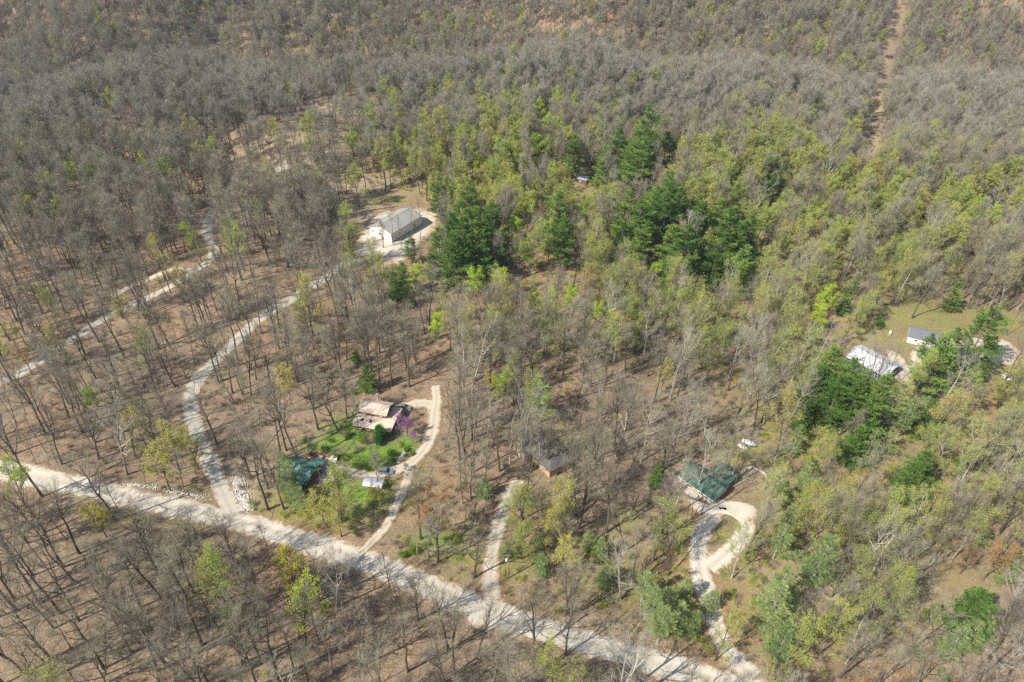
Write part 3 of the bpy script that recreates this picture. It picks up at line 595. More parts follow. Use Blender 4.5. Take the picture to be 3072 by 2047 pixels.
many('pine', ['pine0', 'limepine0'], [(1318, 360, .85, 'pine with pale top just behind the tin roofed shed'), (1388, 365, .85, 'pine between the tin roofed shed and the tallest pines'), (1385, 392, .75, 'yellowish pine right of the tin roofed shed')], 10, s0=1.4)
many('pine', ['pine1'], [(1280, 520, .85), (1292, 562, .8), (1275, 555, .75)], 11, lab='dark pine in the middle, right of the barn clump', s0=1.4)
many('pine', ['pine2'], [(1690, 398, .8), (1765, 395, .75), (1800, 408, .8), (1775, 425, .8)], 9, lab='dark evergreen among olive trees beyond the middle clump', s0=1.35)
many('pine', ['pine2', 'limepine1'], [(2010, 483, .75, 'bright green evergreen alone in the olive woods at right')], 8)
PC = 'dark pine in the large evergreen clump at the middle of the wood'
many('pine', ['pine0', 'pine2', 'pine1'], [(1530, 475, 1.05), (1500, 500, .95), (1440, 510, .9), (1465, 535, .9), (1525, 520, 1), (1560, 500, .9), (1600, 495, .85), (1645, 520, .9), (1680, 515, .95), (1700, 560, 1.0), (1718, 545, .9), (1660, 565, .9), (1615, 580, .9), (1570, 590, .95), (1545, 615, .85), (1430, 540, .8), (1640, 610, .8), (1540, 560, .9), (1600, 540, .85), (1480, 565, .75), (1575, 625, .75)], 10.5, lab=PC, s0=1.4)
many('pine', ['limepine0'], [(1705, 610, 1.2, 'yellow green conifer at the right end of the middle evergreen clump'), (1700, 640, 1.0, 'lower yellow green conifer at the foot of the middle clump')], 9)
many('pine', ['soft2'], [(1237, 905, 1.15, 'blue green pine standing alone above the charcoal roofed house')], 10)
many('pine', ['pine2'], [(845, 872, .62, 'bright green evergreen just behind the pink roofed house')], 7)
many('pine', ['soft0'], [(857, 1040, .62, 'pine on a bare pole stem by the parked blue minivan')], 10)
many('pine', ['pine2'], [(1510, 1098, .55, 'round dark evergreen left of the green roofed house')], 6)
PD = 'dark pine in the clump below the white metal building'
many('pine', ['pine0', 'pine1', 'pine0', 'soft2'], [(1893, 872, .9), (1938, 900, .9), (1975, 902, .8), (1915, 925, .9), (2008, 930, .8), (2050, 930, .8), (2085, 955, .7), (1985, 962, .75), (1875, 905, .8), (1950, 950, .7), (2120, 945, .6)], 9.5, lab=PD, s0=1.25)
many('pine', ['limepine0', 'pine0'], [(2247, 785, 1.4, 'big layered pine right of the blue grey roofed garage'), (2150, 835, 1.4, 'broad yellowish pine in front of the blue grey roofed garage'), (2182, 800, .8, 'small pine between the two big pines near the garage'), (2130, 800, .55, 'short pine at the garage corner')], 9)
many('pine', ['pine2'], [(2190, 682, .7, 'dark evergreen at the top edge of the right lawn'), (1965, 655, .6, 'small evergreen left of the right lawn'), (1940, 700, .6, 'sparse evergreen at the left corner of the right lawn'), (2250, 850, .6, 'small pine below the round gravel turning place')], 8)
PE = 'soft green conifer in the mixed wood below the dark right clump'
many('pine', ['soft0', 'soft1', 'pine2'], [(2110, 1085, .9), (2080, 1075, .8), (2000, 1030, .8), (1965, 1025, .8), (2090, 1110, .8), (2040, 1010, .7), (2130, 960, .7), (2250, 960, .7), (1850, 960, .6), (1830, 1010, .7)], 8, lab=PE, s0=1.15)
PF = 'pale green conifer in the belt right of the gravel loop'
many('pine', ['soft0', 'soft1', 'soft2'], [(1885, 1290, 1.05), (1795, 1345, .95), (1775, 1405, .9), (1805, 1470, .8), (1862, 1450, .5), (1805, 1120, .65), (1818, 1190, .7), (1790, 1250, .6), (1850, 1085, .6)], 8, lab=PF, s0=1.15)
many('pine', ['soft1', 'soft2'], [(1540, 1370, 1), (1500, 1400, .9), (1565, 1405, .9), (1520, 1440, .8), (1640, 1370, .7), (1600, 1420, .8), (1575, 1350, .7), (1480, 1350, .7)], 8, lab='pale green conifer between the road and the green house driveway')
many('pine', ['soft1'], [(1245, 1290, .7), (1350, 1235, .6), (1382, 1255, .7), (1390, 1320, .7), (1165, 1260, .5), (1240, 1240, .5)], 7, lab='small pale conifer between the two middle driveways')
many('pine', ['soft0', 'soft2', 'soft1', 'pine0'], [(2210, 1425, .85), (2248, 1395, .9), (2265, 1440, .85), (2185, 1490, .8), (2325, 1300, .8), (2225, 1470, .75), (2150, 1400, .6), (2260, 1230, .5)], 8, lab='conifer in the group at the lower right corner')
many('pine', ['soft1', 'soft0'], [(664, 1078, .8), (650, 1100, .8), (668, 1125, .8), (650, 1055, .6), (692, 1142, .6)], 7.5, lab='light green conifer crowding round the green metal roofed cabin')
many('pine', ['limepine1', 'soft1'], [(950, 655, .6), (1075, 660, .6), (1200, 560, .6), (820, 820, .4), (1110, 1120, .5), (1000, 760, .5), (1225, 640, .5)], 7, lab='stray small conifer in the open middle wood')
many('lime', ['lime0', 'lime1'], [(165, 408, .8, 'lime green leafing tree alone in the bare wood at upper left'), (333, 383, .8, 'lime green leafing tree beside a bare hollow at upper left'), (487, 338, .7, 'small lime tree highest of the three at upper left'), (445, 62, .75, 'lime green tree on the far left hillside'), (1102, 388, .9, 'bright lime tree above the cream barn clump'),
    (1240, 258, 1.0, 'big rounded lime tree in front of the far ridge'), (1262, 290, 1.0, 'lime tree just below the big rounded one'), (1270, 392, .7, 'lime tree left of the tin roofed shed'), (1232, 345, .9, 'yellow green tree above the tin roofed shed'), (1228, 700, .8, 'round lime crown on a tall stem at the photo centre'),
    (1220, 460, .85, 'spreading lime tree below the shed hollow'), (1005, 745, .8, 'lime tree in the middle wood above the pink roofed house'), (960, 640, .8, 'bright lime tree at the foot of the barn pines'), (1090, 650, .9, 'pale lime tree below the barn pines'), (1180, 530, .9), (1200, 590, .8), (1150, 640, .8), (1310, 690, .7), (1370, 720, .7),
    (205, 915, .7, 'lime tree between the dirt track and the curved drive'), (1900, 690, .9, 'broad yellow green tree left of the right lawn'), (1880, 730, .8), (2280, 500, .9), (2240, 480, .8), (2060, 560, .7), (1300, 555, .7), (1480, 965, .22, 'tiny lime sapling right of the middle wood'), (1940, 455, .8), (1800, 560, .8), (1590, 385, .7), (1660, 345, .8), (1750, 480, .7), (1350, 480, .7)], 10.5, .95, 'lime green leafing tree in the olive middle wood')
many('yellow', ['yellow0'], [(25, 770, .8, 'yellow flowering tree at the left edge below the track'), (285, 718, .8, 'yellow catkin tree beside the left dirt track'), (222, 1190, .8, 'yellow tree just below the gravel road at left'), (1130, 882, .65, 'small yellow tree in the middle wood'), (660, 885, .85, 'olive yellow tree right of the curved drive'), (675, 88, .85), (800, 76, .8), (290, 45, .6), (385, 68, .6), (1760, 108, .9), (1485, 92, .8), (1700, 92, .7), (1825, 95, .9), (1915, 40, .8), (1900, 62, .8), (960, 45, .8), (1130, 40, .8), (1175, 25, .7), (1310, 30, .7), (245, 262, .6), (230, 220, .6), (1870, 60, .8), (860, 1140, .6, 'yellowish tree below the tin carport'), (1640, 30, .5), (895, 95, .5)], 9, .95, 'small yellow tree on the far hillside')
many('orange', ['orange0'], [(55, 822, .8, 'orange budding tree beside the left track'), (30, 270, .6, 'orange tree at the left edge on the far slope'), (745, 205, .6, 'orange tree below the ridge at upper left'), (805, 212, .5, 'small orange tree right of another below the ridge'), (1510, 410, .7, 'orange tree right of the tallest pines'), (1245, 490, .8), (1670, 480, .8), (2010, 235, .6), (1960, 330, .6), (1960, 540, .5), (1360, 500, .6), (200, 245, .5), (560, 160, .4)], 9, .95, 'orange budding tree in the olive wood')
many('red', ['red0'], [(760, 180, .6, 'small red tree below the ridge at upper left'), (2225, 1290, .85, 'red budding tree in the lower right wood'), (953, 521, .28, 'small red bush against the barn side wall'), (530, 110, .5, 'red tree on the far slope at upper left'), (1240, 300, .5, 'reddish tree behind the lime ones')], 6, .95)
many('redbud', ['redbud0'], [(935, 985, 1.0, 'purple redbud right of the pink roofed house'), (918, 965, .7, 'purple redbud under the eave of the pink roofed house'), (948, 1005, .8, 'lowest purple redbud beside the house drive'), (932, 1074, .42, 'little redbud beside the parked minivan'), (2215, 882, .6, 'pink redbud below the broad yellowish pine'), (2250, 905, .8, 'larger pink redbud below the garage pines'), (2290, 728, .8, 'pink redbud at the right end of the lawn'), (2172, 625, .7, 'faint redbud at the top of the right lawn'), (1130, 1155, .3, 'tiny redbud beside the narrow middle driveway')], 3.6)
many('everleaf', ['everleaf0'], [(878, 990, 1.0, 'dark glossy evergreen in front of the pink roofed house'), (868, 1008, .75, 'lower glossy evergreen beside the pink roofed house')], 4)
many('bush', ['roundbush0'], [(1224, 1070, 1.0, 'round lime green bush at the front wall of the charcoal roofed house'), (2022, 740, 1.7, 'rounded golden green bush on the right lawn')], 1.3)
many('bush', ['brightbush0'], [(745, 1030, 1.0), (775, 1045, 1.1), (790, 1050, 1), (820, 1070, 1.1), (850, 1072, 1.1), (700, 1010, 1), (715, 1025, .9), (900, 1040, 1.0), (930, 1030, .9), (800, 1000, .9), (830, 1010, 1), (760, 1010, .8), (945, 1040, .7), (815, 900, .9), (822, 930, .8), (905, 1060, .8)], 1.2, lab='bright green shrub in the overgrown garden of the pink roofed house')
many('bush', ['brightbush0'], [(930, 1270, 1.0), (950, 1262, 1.1), (1030, 1240, 1.0), (1050, 1235, 1.1), (975, 1255, .8)], 1.2, lab='bright green shrub between the road and the house link drive')
many('bush', ['brightbush0'], [(1810, 1445, 1.0), (1180, 470, 1.2), (2110, 1500, .9), (2170, 1550, .9), (2205, 1060, 1.2)], 1.2, lab='bright green shrub alone on the leaf litter')
many('bush', ['goldbush0'], [(917, 1023, 1.0, 'golden yellow bush beside the garden steps')], .8)

for q in [(2091, 1474, 'pale3', 1.0), (2162, 1462, 'slim1', 1.2), (2192, 1444, 'pale1', .85), (2102, 1546, 'slim1', 1.15), (2019, 1548, 'pale3', .85), (2205, 1452, 'slim0', 1.2), (2140, 1500, 'slim0', 1.1), (2040, 1470, 'slim2', 1.2), (2290, 1470, 'pale1', .85), (2128, 1470, 'slim1', 1.0),
          (1617, 1392, 'pale0', .8), (1561, 1402, 'pale3', .85), (1552, 1434, 'bare0', .9), (1681, 1395, 'slim1', 1.1), (1640, 1410, 'bare3', 1.0), (1590, 1415, 'slim1', 1.1), (1530, 1390, 'pale1', .8), (1655, 1380, 'slim0', 1.1), (1180, 735, 'slim1', 1.0), (1205, 742, 'slim0', .9), (1240, 740, 'slim1', 1.0), (1150, 745, 'bare3', .8), (1262, 722, 'slim1', 1.1),
          (1076, 1300, 'slim1', 1.0), (1135, 1465, 'slim2', 1.0), (915, 1470, 'slim1', 1.0), (2620, 1150, 'pale3', .75), (2640, 1175, 'slim1', 1.0)]:
    x_, y_ = P(q[0], q[1]); place('slim' if q[2][:4] == 'slim' else 'pale' if q[2][:4] == 'pale' else 'bare', q[2], x_, y_, q[3]*.9)
SPX = []
for q in spec:
    if q['kind'] in ('slim', 'pale', 'bare'): continue
    hh = {'pine': 10, 'lime': 10, 'yellow': 9, 'orange': 9, 'red': 6, 'redbud': 3.5, 'everleaf': 4, 'bush': 1.3}[q['kind']]*q['s']; z0 = float(H(q['x'], q['y'])); a_, b_, d_ = proj(q['x'], q['y'], z0+hh)
    SPX.append((a_, b_, (5.0 if q['kind'] != 'bush' else 1.6)*q['s']*FPX/d_, d_, q['x'], q['y']))
SPX = np.array(SPX)
HT = {'bare': [23, 20, 25, 17, 22, 19, 24, 15], 'far': [22, 19, 24, 16, 20]}
S = 5.3
ys = np.arange(45, 960, S); cells = []
for iy, yy in enumerate(ys):
    half = yy*.9+75
    for xx in np.arange(-half, half, S): cells.append((xx+R.uniform(-.48, .48)*S+(iy % 2)*S/2, yy+R.uniform(-.48, .48)*S))
cells = np.array(cells); cz = H(cells[:, 0], cells[:, 1]); cpx, cpy, cdep = proj(cells[:, 0], cells[:, 1], cz); tpx, tpy, _ = proj(cells[:, 0], cells[:, 1], cz+19)
mxp, myp, _ = proj(cells[:, 0], cells[:, 1], cz+13)
YC = 505 + 16*np.sin(cells[:, 0]/120+0.6) + 8*np.sin(cells[:, 0]/53)
okk = (tpx > -140) & (tpx < 3212) & (tpy < 2120) & (cpy > -120) & (cpx > -260) & (cpx < 3330)
rd = np.full(len(cells), 1e9)
for k in range(0, len(NEAR_ROAD), 400):
    q = NEAR_ROAD[k:k+400]; dd = np.sqrt((cells[:, None, 0]-q[None, :, 0])**2+(cells[:, None, 1]-q[None, :, 1])**2)-NEAR_W[None, k:k+400]; rd = np.minimum(rd, dd.min(1))
okk &= rd > .3
for yd in YARDW: okk &= ~inside([tuple(v) for v in yd], cells[:, 0], cells[:, 1])
opn = np.zeros(len(cells))
for q, wq in zip(OPEN, (.10, .10, .16, .42)): opn = np.where(inside(q, cpx, cpy), wq, opn)
cutd = np.sqrt(((cells[:, None, 0]-cw[None, ::2, 0])**2+(cells[:, None, 1]-cw[None, ::2, 1])**2).min(1)); okk &= cutd > 8.5
for k in np.nonzero(okk)[0]:
    px, py = cpx[k], cpy[k]; u = R.random()
    dk = density(px, py) if cells[k, 1] < YC[k]+75 else (.58 if cells[k, 1] > YC[k]+100 else .68)+.10*math.sin(cells[k, 0]/47+cells[k, 1]/31)
    if u > dk*(opn[k] or 1): continue
    drop = 0; mg = 3.6*FPX/cdep[k]
    for fx, fy in ((tpx[k], tpy[k]), (mxp[k], myp[k]), ((px+mxp[k])/2, (py+myp[k])/2)):
        for x0, y0, x1, y1, a in KEEP:
            if x0-mg < fx < x1+mg and y0-5 < fy < y1+mg*.9: drop = max(drop, a)
    if py > 300 or True:
        for pts, kp, rx in RIMG:
            for fx, fy in ((tpx[k], tpy[k]), (mxp[k], myp[k])):
                if drop < kp and np.min(np.hypot(pts[:, 0]-fx, (pts[:, 1]-fy)*1.2)) < rx: drop = kp
    if R.random() < drop: continue
    if np.min(np.hypot(SPX[:, 4]-cells[k, 0], SPX[:, 5]-cells[k, 1])) < 3.2: continue
    fr = SPX[:, 3] > cdep[k]-6; hit = 0
    for fx, fy, wgt in ((tpx[k], tpy[k], .8), (mxp[k], myp[k], .9)):
        if np.any(fr & (np.hypot(SPX[:, 0]-fx, (SPX[:, 1]-fy)*.85) < SPX[:, 2]*1.25)): hit = max(hit, wgt)
    if R.random() < hit: continue
    g_ = green(px, py-60); v = R.random(); far = cdep[k] > 330
    x, y = cells[k]; tx, ty = R.gauss(0, .055)*(2.2 if R.random() < .12 else 1), R.gauss(0, .055)
    pale = .02 if px < 1300 else .10 if px < 1800 else .26
    if py < 500: pale *= .45
    sc = R.uniform(.78, 1.12)*(.92 if py > 1350 and px > 1900 else 1)*(1.06 if px < 1400 and py > 600 else 1)
    if R.random() < .018+.05*g_: place('budding', 'accent%d' % R.choice([0, 0, 0, 1, 1, 2]), x, y, sc*.85, None, tx, ty)
    elif v < g_:
        if far: place('budding', 'budfar%d' % R.randrange(3), x, y, sc, None, tx, ty)
        elif R.random() < pale*1.3: place('budding', 'palebud%d' % R.randrange(2), x, y, sc, None, tx*2, ty*2)
        else: place('budding', 'bud%d' % R.randrange(4), x, y, sc, None, tx, ty)
    elif R.random() < pale: place('pale', 'snag%d' % R.randrange(2) if R.random() < .06 and not far else 'pale%d' % R.randrange(4), x, y, sc*.95, None, tx*1.8, ty*1.8)
    elif R.random() < (.0 if far else .36): place('slim', 'slim%d' % R.randrange(3), x, y, R.uniform(.75, 1.15), None, tx*1.3, ty*1.3)
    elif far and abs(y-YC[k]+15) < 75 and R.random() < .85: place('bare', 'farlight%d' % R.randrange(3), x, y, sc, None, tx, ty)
    elif far: place('bare', 'far%d' % R.randrange(5), x, y, sc, None, tx, ty)
    elif R.random() < (.55 if py > 1150 else .2): place('bare', 'oak%d' % R.randrange(4), x, y, sc*.95, None, tx, ty)
    else: place('bare', 'bare%d' % R.randrange(8), x, y, sc, None, tx, ty)
# ---- sizes in the picture, then the 300 largest of each kind become objects of their own
CATS = {'bare': ('bare_tree', 'bare tree'), 'slim': ('bare_sapling', 'bare sapling'), 'pale': ('pale_tree', 'pale barked tree'), 'budding': ('budding_tree', 'budding tree'), 'pine': ('pine_tree', 'pine tree'),
        'lime': ('leafing_tree', 'leafing tree'), 'yellow': ('yellow_tree', 'yellow tree'), 'orange': ('orange_tree', 'orange tree'), 'red': ('red_tree', 'red tree'), 'redbud': ('redbud_tree', 'redbud tree'), 'everleaf': ('evergreen_tree', 'evergreen tree'), 'bush': ('bush', 'bush')}
for s in spec:
    z = float(H(s['x'], s['y'])); a, b_, dp = proj(s['x'], s['y'], z); c, d_, dq = proj(s['x'], s['y'], z+14*s['s'])
    s['z'] = z; s['px'], s['py'] = float(a), float(b_); s['sz'] = float(math.hypot(a-c, b_-d_)); mx_, my_ = (a+c)/2, (b_+d_)/2
    s['vis'] = 15 < mx_ < 3057 and 15 < my_ < 2032
BYK = {}
for s in spec: BYK.setdefault(s['kind'], []).append(s)
LIMIT = {'bare': 300, 'slim': 280, 'pale': 200, 'budding': 300}
def yroad(px): return float(np.interp(px, [p[0] for p in MAIN], [p[1] for p in MAIN]))
ORD = 'first second third fourth fifth sixth seventh eighth ninth tenth eleventh twelfth thirteenth fourteenth fifteenth sixteenth seventeenth eighteenth nineteenth twentieth'.split()
MARKS = [('the left end of the gravel road', 60, 1410), ('the lower left corner', 60, 1980), ('the foot of the curved drive', 690, 1520), ('the white stone patch', 738, 1480), ('the lower bend of the curved drive', 590, 1290), ('the top bend of the curved drive', 575, 1160),
 ('the middle of the curved drive', 800, 940), ('the upper curved drive', 1000, 800), ('the cream barn', 1180, 690), ('the log pile', 1103, 650), ('the grass patch behind the barn', 1140, 595), ('the fork of the left dirt track', 570, 818), ('the left end of the dirt track', 60, 1125), ('the middle of the dirt track', 300, 960),
 ('the bend of the dirt track', 640, 740), ('the upper end of the dirt track', 860, 510), ('the lone lime tree at upper left', 215, 560), ('the second lime tree at upper left', 435, 530), ('the orange tree by the left track', 72, 1090), ('the lime tree between track and drive', 268, 1200), ('the pink roofed house', 1120, 1230),
 ('the tan sedan', 1216, 1221), ('the top of the house drive', 1308, 1160), ('the green metal cabin', 905, 1405), ('the red trailer', 950, 1371), ('the blue minivan', 1158, 1415), ('the tin carport', 1120, 1445), ('the foot of the house link drive', 1080, 1665), ('the purple redbuds', 1225, 1290), ('the round lime crown', 1603, 920),
 ('the middle yellow tree', 1475, 1150), ('the lone blue green pine', 1615, 1190), ('the charcoal roofed house', 1605, 1345), ('the round lime bush', 1598, 1396), ('the utility pole', 1522, 1730), ('the top of the narrow driveway', 1545, 1460), ('the foot of the narrow driveway', 1475, 1800), ('the dark round evergreen', 1972, 1435),
 ('the green roofed house', 2100, 1440), ('the curved stone wall', 2265, 1412), ('the white covered boat', 2246, 1331), ('the gravel loop', 2190, 1600), ('the neck of the gravel loop', 2105, 1715), ('the foot of the green house driveway', 2200, 1980), ('the middle of the bottom edge', 1536, 2020), ('the gravel road near the bottom edge', 1800, 1960),
 ('the barn pine clump', 1400, 700), ('the middle evergreen clump', 2080, 740), ('the tin roofed shed', 1750, 535), ('the tallest pines', 1930, 470), ('the big rounded lime tree', 1630, 350), ('the power line cut', 2630, 400), ('the white metal building', 2600, 1075), ('the little grey shed', 2618, 890), ('the propane tank', 2671, 999),
 ('the blue grey garage', 2770, 1000), ('the big layered pine', 2935, 1020), ('the round gravel turning place', 3000, 1055), ('the pine clump below the white building', 2560, 1170), ('the red budding tree', 2905, 1690), ('the lower right conifers', 2930, 1880), ('the lower right corner', 3030, 2000), ('the conifer belt', 2350, 1750),
 ('the tall conifer right of the loop', 2460, 1690), ('the conifers above the bottom road', 2020, 1800), ('the isolated bright evergreen', 2624, 630), ('the bare slope below the ridge', 980, 400), ('the lower gravel road bushes', 1300, 1630), ('the upper left corner', 60, 60), ('the left edge below the ridge', 60, 600),
 ('the right edge above the lawn', 3020, 780), ('the right edge below the lawn', 3020, 1350), ('the open right wood', 2750, 1500), ('the pale wood above the loop', 2400, 1250), ('the middle of the photo', 1700, 1050), ('the middle right wood', 2150, 1050), ('the leaf strewn glade', 2500, 1900)]
NOUN = {'bare': 'bare grey tree', 'slim': 'slender bare sapling', 'pale': 'pale barked tree', 'budding': 'olive budding tree'}
def where(s):
    x, y = s['px'], s['py']-20; n, mx, my = min(MARKS, key=lambda m: math.hypot(m[1]-x, m[2]-y)); dx, dy = x-mx, y-my
    return n, ('right of' if dx > 0 else 'left of') if abs(dx) > abs(dy) else ('below' if dy > 0 else 'above'), math.hypot(dx, dy)
def tree_obj(s, label, group):
    d = PROTO[s['key']]; nm, cat = CATS[s['kind']]
    e = empty(nm, (s['x'], s['y'], s['z']), 0, label, cat, group); e.rotation_euler = (s['tx'], s['ty'], s['rz']); e.scale = (s['s'],)*3
    for part, me in (('trunk' if s['kind'] != 'bush' else 'stems', d['T']), ('crown' if s['kind'] != 'bush' else 'foliage', d['C'])):
        o = bpy.data.objects.new(part, me); COL.objects.link(o); o.parent = e
rest = {}
for k, L in BYK.items():
    L.sort(key=lambda s: -(s['sz'] if s['vis'] else -1)); lim = LIMIT.get(k, 400); ind = [s for s in L[:lim] if s['vis'] or k not in LIMIT]
    rest[k] = L[len(ind):] if k in LIMIT else []
    if k in LIMIT:
        G = {}
        for s in ind:
            n, dr, dd = where(s); no = 'dead broken tree' if s['key'].startswith('snag') else {'accent0': 'lime green leafing tree', 'accent1': 'pale yellow catkin tree', 'accent2': 'orange tinted budding tree'}.get(s['key'], NOUN[k]); G.setdefault((no, dr, n), []).append((dd, s))
        for (no, dr, n), L2 in G.items():
            L2.sort(key=lambda q: q[0])
            for i, (dd, s) in enumerate(L2):
                sz = 'tall ' if s['s'] > 1.32 else 'low ' if s['s'] < 1.03 else ''; base_ = '%s%s %s %s' % (sz, no, dr, n)
                tree_obj(s, base_ if len(L2) == 1 else base_+', nearest to it' if i == 0 else base_+(', %s one out' % ORD[i] if i < 20 else ', past the twentieth'), '%ss %s %s' % (no, dr, n))
    else:
        for s in ind:
            same = sorted([q for q in L if q['lab'] == s['lab']], key=lambda q: q['px']); i = same.index(s); n = len(same)
            tree_obj(s, s['lab'] if n == 1 else s['lab']+', '+('leftmost' if i == 0 else 'rightmost' if i == n-1 else ORD[i]+' from left' if i < 20 else 'farther right'), s['lab'] if n > 1 else None)
LIB = bpy.data.collections.new('library')
def instance_mass(name, items, label):
    """many copies of a few meshes as ONE object: instances on points"""
    keys = sorted({s['key'] for s in items}); lib = bpy.data.collections.new(name+'_library')
    for i, k in enumerate(keys): lib.objects.link(bpy.data.objects.new('source_%02d_%s' % (i, k), jmesh(k)))
    me = bpy.data.meshes.new(name); me.from_pydata([(s['x'], s['y'], s['z']) for s in items], [], [])
    a = me.attributes.new('pick', 'INT', 'POINT'); a.data.foreach_set('value', [keys.index(s['key']) for s in items])
    a = me.attributes.new('turn', 'FLOAT_VECTOR', 'POINT'); a.data.foreach_set('vector', [v for s in items for v in (s['tx'], s['ty'], s['rz'])])
    a = me.attributes.new('size', 'FLOAT', 'POINT'); a.data.foreach_set('value', [s['s'] for s in items])
    o = bpy.data.objects.new(name, me); COL.objects.link(o); tag(o, label, None, None, 'stuff')
    ng = bpy.data.node_groups.new(name, 'GeometryNodeTree'); ng.interface.new_socket('Geometry', in_out='INPUT', socket_type='NodeSocketGeometry'); ng.interface.new_socket('Geometry', in_out='OUTPUT', socket_type='NodeSocketGeometry')
    gi, go = ng.nodes.new('NodeGroupInput'), ng.nodes.new('NodeGroupOutput'); iop = ng.nodes.new('GeometryNodeInstanceOnPoints'); ci = ng.nodes.new('GeometryNodeCollectionInfo')
    ci.inputs['Collection'].default_value = lib; ci.inputs['Separate Children'].default_value = True; ci.inputs['Reset Children'].default_value = True
    def na(n, ty): q = ng.nodes.new('GeometryNodeInputNamedAttribute'); q.data_type = ty; q.inputs[0].default_value = n; return q.outputs[0]
    l = ng.links; l.new(gi.outputs[0], iop.inputs['Points']); l.new(ci.outputs[0], iop.inputs['Instance']); iop.inputs['Pick Instance'].default_value = True
    l.new(na('pick', 'INT'), iop.inputs['Instance Index']); l.new(na('turn', 'FLOAT_VECTOR'), iop.inputs['Rotation']); l.new(na('size', 'FLOAT'), iop.inputs['Scale']); l.new(iop.outputs[0], go.inputs[0])
    md = o.modifiers.new('copies', 'NODES'); md.node_group = ng; return o
for k, nm, lb in (('bare', 'bare_woods', 'grey bare woods covering the far ridge and hillsides'), ('slim', 'sapling_undergrowth', 'thin bare saplings scattered through the woods'), ('pale', 'pale_woods', 'pale barked trees scattered through the far woods'), ('budding', 'budding_woods', 'olive budding woods beyond the nearest trees')):
    if rest.get(k): instance_mass(nm, rest[k], lb)
# ---- undergrowth and fallen sticks
und = []
for _ in range(24000):
    y = 75+(R.random()**.8)*430; x = R.uniform(-1, 1)*(y*.82+20); a, b_, _d = proj(x, y, float(H(x, y)))
    if not (-80 < a < 3150 and b_ < 2150): continue
    gr = green(a, b_-30); dens = .35+.9*gr+(.2 if a > 1500 else 0)
    if R.random() > dens or any(inside(q, np.array([a]), np.array([b_]))[0] for q in OPEN[:3]): continue
    if (np.hypot(NEAR_ROAD[::2, 0]-x, NEAR_ROAD[::2, 1]-y)-NEAR_W[::2]).min() < .8 or any(inside([tuple(v) for v in yd], np.array([x]), np.array([y]))[0] for yd in YARDW): continue
    v = R.random(); und.append(dict(x=x, y=y, z=float(H(x, y)), tx=0, ty=0, rz=R.uniform(0, 6.28), s=R.uniform(.6, 1.5), key=('greenscrub0' if v < gr*.85 else 'greenscrub1' if v < gr*1.1 else 'scrub%d' % R.randrange(3))))
instance_mass('undergrowth', und, 'low brown and olive scrub on the forest floor')
r = np.random.default_rng(77); b = B(); n = 0
while n < 1500:
    y = 75+r.uniform()**.8*420; x = r.uniform(-1, 1)*(y*.8+20)
    if (np.hypot(NEAR_ROAD[::2, 0]-x, NEAR_ROAD[::2, 1]-y)-NEAR_W[::2]).min() < 1.2: continue
    L = r.uniform(1.5, 5) if n % 8 else r.uniform(6, 13); a = r.uniform(0, 6.28); rr_ = L*.012+.02; dx, dy = math.cos(a)*L/2, math.sin(a)*L/2
    pts = [(x+dx*t+r.normal(0, .04*L), y+dy*t+r.normal(0, .04*L)) for t in (-1, 0, 1)]
    b.tube([(p_[0], p_[1], float(H(*p_))+rr_*.9) for p_ in pts], [rr_, rr_*.8, rr_*.35], 4, int(r.uniform() < .4)); n += 1
tag(b.obj('fallen_branches', [M['bark'], M['log']]), 'fallen branches and sticks lying on the leaf litter', None, None, 'stuff')

# ------------------------------------------------------------------ buildings
def corner3(A, Bp, C, h):
    """rectangle from three corners seen at height h: returns origin, angle, length, width (y towards C)"""
    a, b_, c = [np.array(P(*q, h)) for q in (A, Bp, C)]; u = b_-a; L = np.linalg.norm(u); u /= L; n = np.array([-u[1], u[0]]); W = (c-a)@n
    return a, math.atan2(u[1], u[0]), L, W
def base(a, ang, L, W):
    u = np.array([math.cos(ang), math.sin(ang)]); n = np.array([-u[1], u[0]])
    return max(float(H(*(a+u*L*i+n*W*j))) for i in (0, .5, 1) for j in (0, .5, 1))-.15
def walls(b, x0, x1, y0, y1, h, rise=0, mi=0, foot=2.0, ridge=None):
    """closed wall block with pointed gables (ridge along x)"""
    ym = (y0+y1)/2 if ridge is None else ridge
    pr = [(y0, -foot), (y1, -foot), (y1, h), (ym, h+rise), (y0, h)]
    v = [(x, y, z) for x in (x0, x1) for y, z in pr]
    f = [(0, 4, 3), (0, 3, 2), (0, 2, 1), (5, 6, 7), (5, 7, 8), (5, 8, 9)]
    for i in range(5):
        j = (i+1) % 5; f += [(i, j, j+5), (i, j+5, i+5)]
    b.add(v, f, mi)
def gable(b, x0, x1, y0, y1, h, rise, ov=.4, th=.16, mi=0):
    ym = (y0+y1)/2; sl = rise/((y1-y0)/2); e = ov*sl
    b.slab([(x0-ov, y0-ov, h-e+th), (x1+ov, y0-ov, h-e+th), (x1+ov, ym, h+rise+th), (x0-ov, ym, h+rise+th)], th, mi)
    b.slab([(x0-ov, ym, h+rise+th), (x1+ov, ym, h+rise+th), (x1+ov, y1+ov, h-e+th), (x0-ov, y1+ov, h-e+th)], th, mi)
    b.box(((x0+x1)/2, ym, h+rise+th+.03), (x1-x0+2*ov, .35, .10), mi)
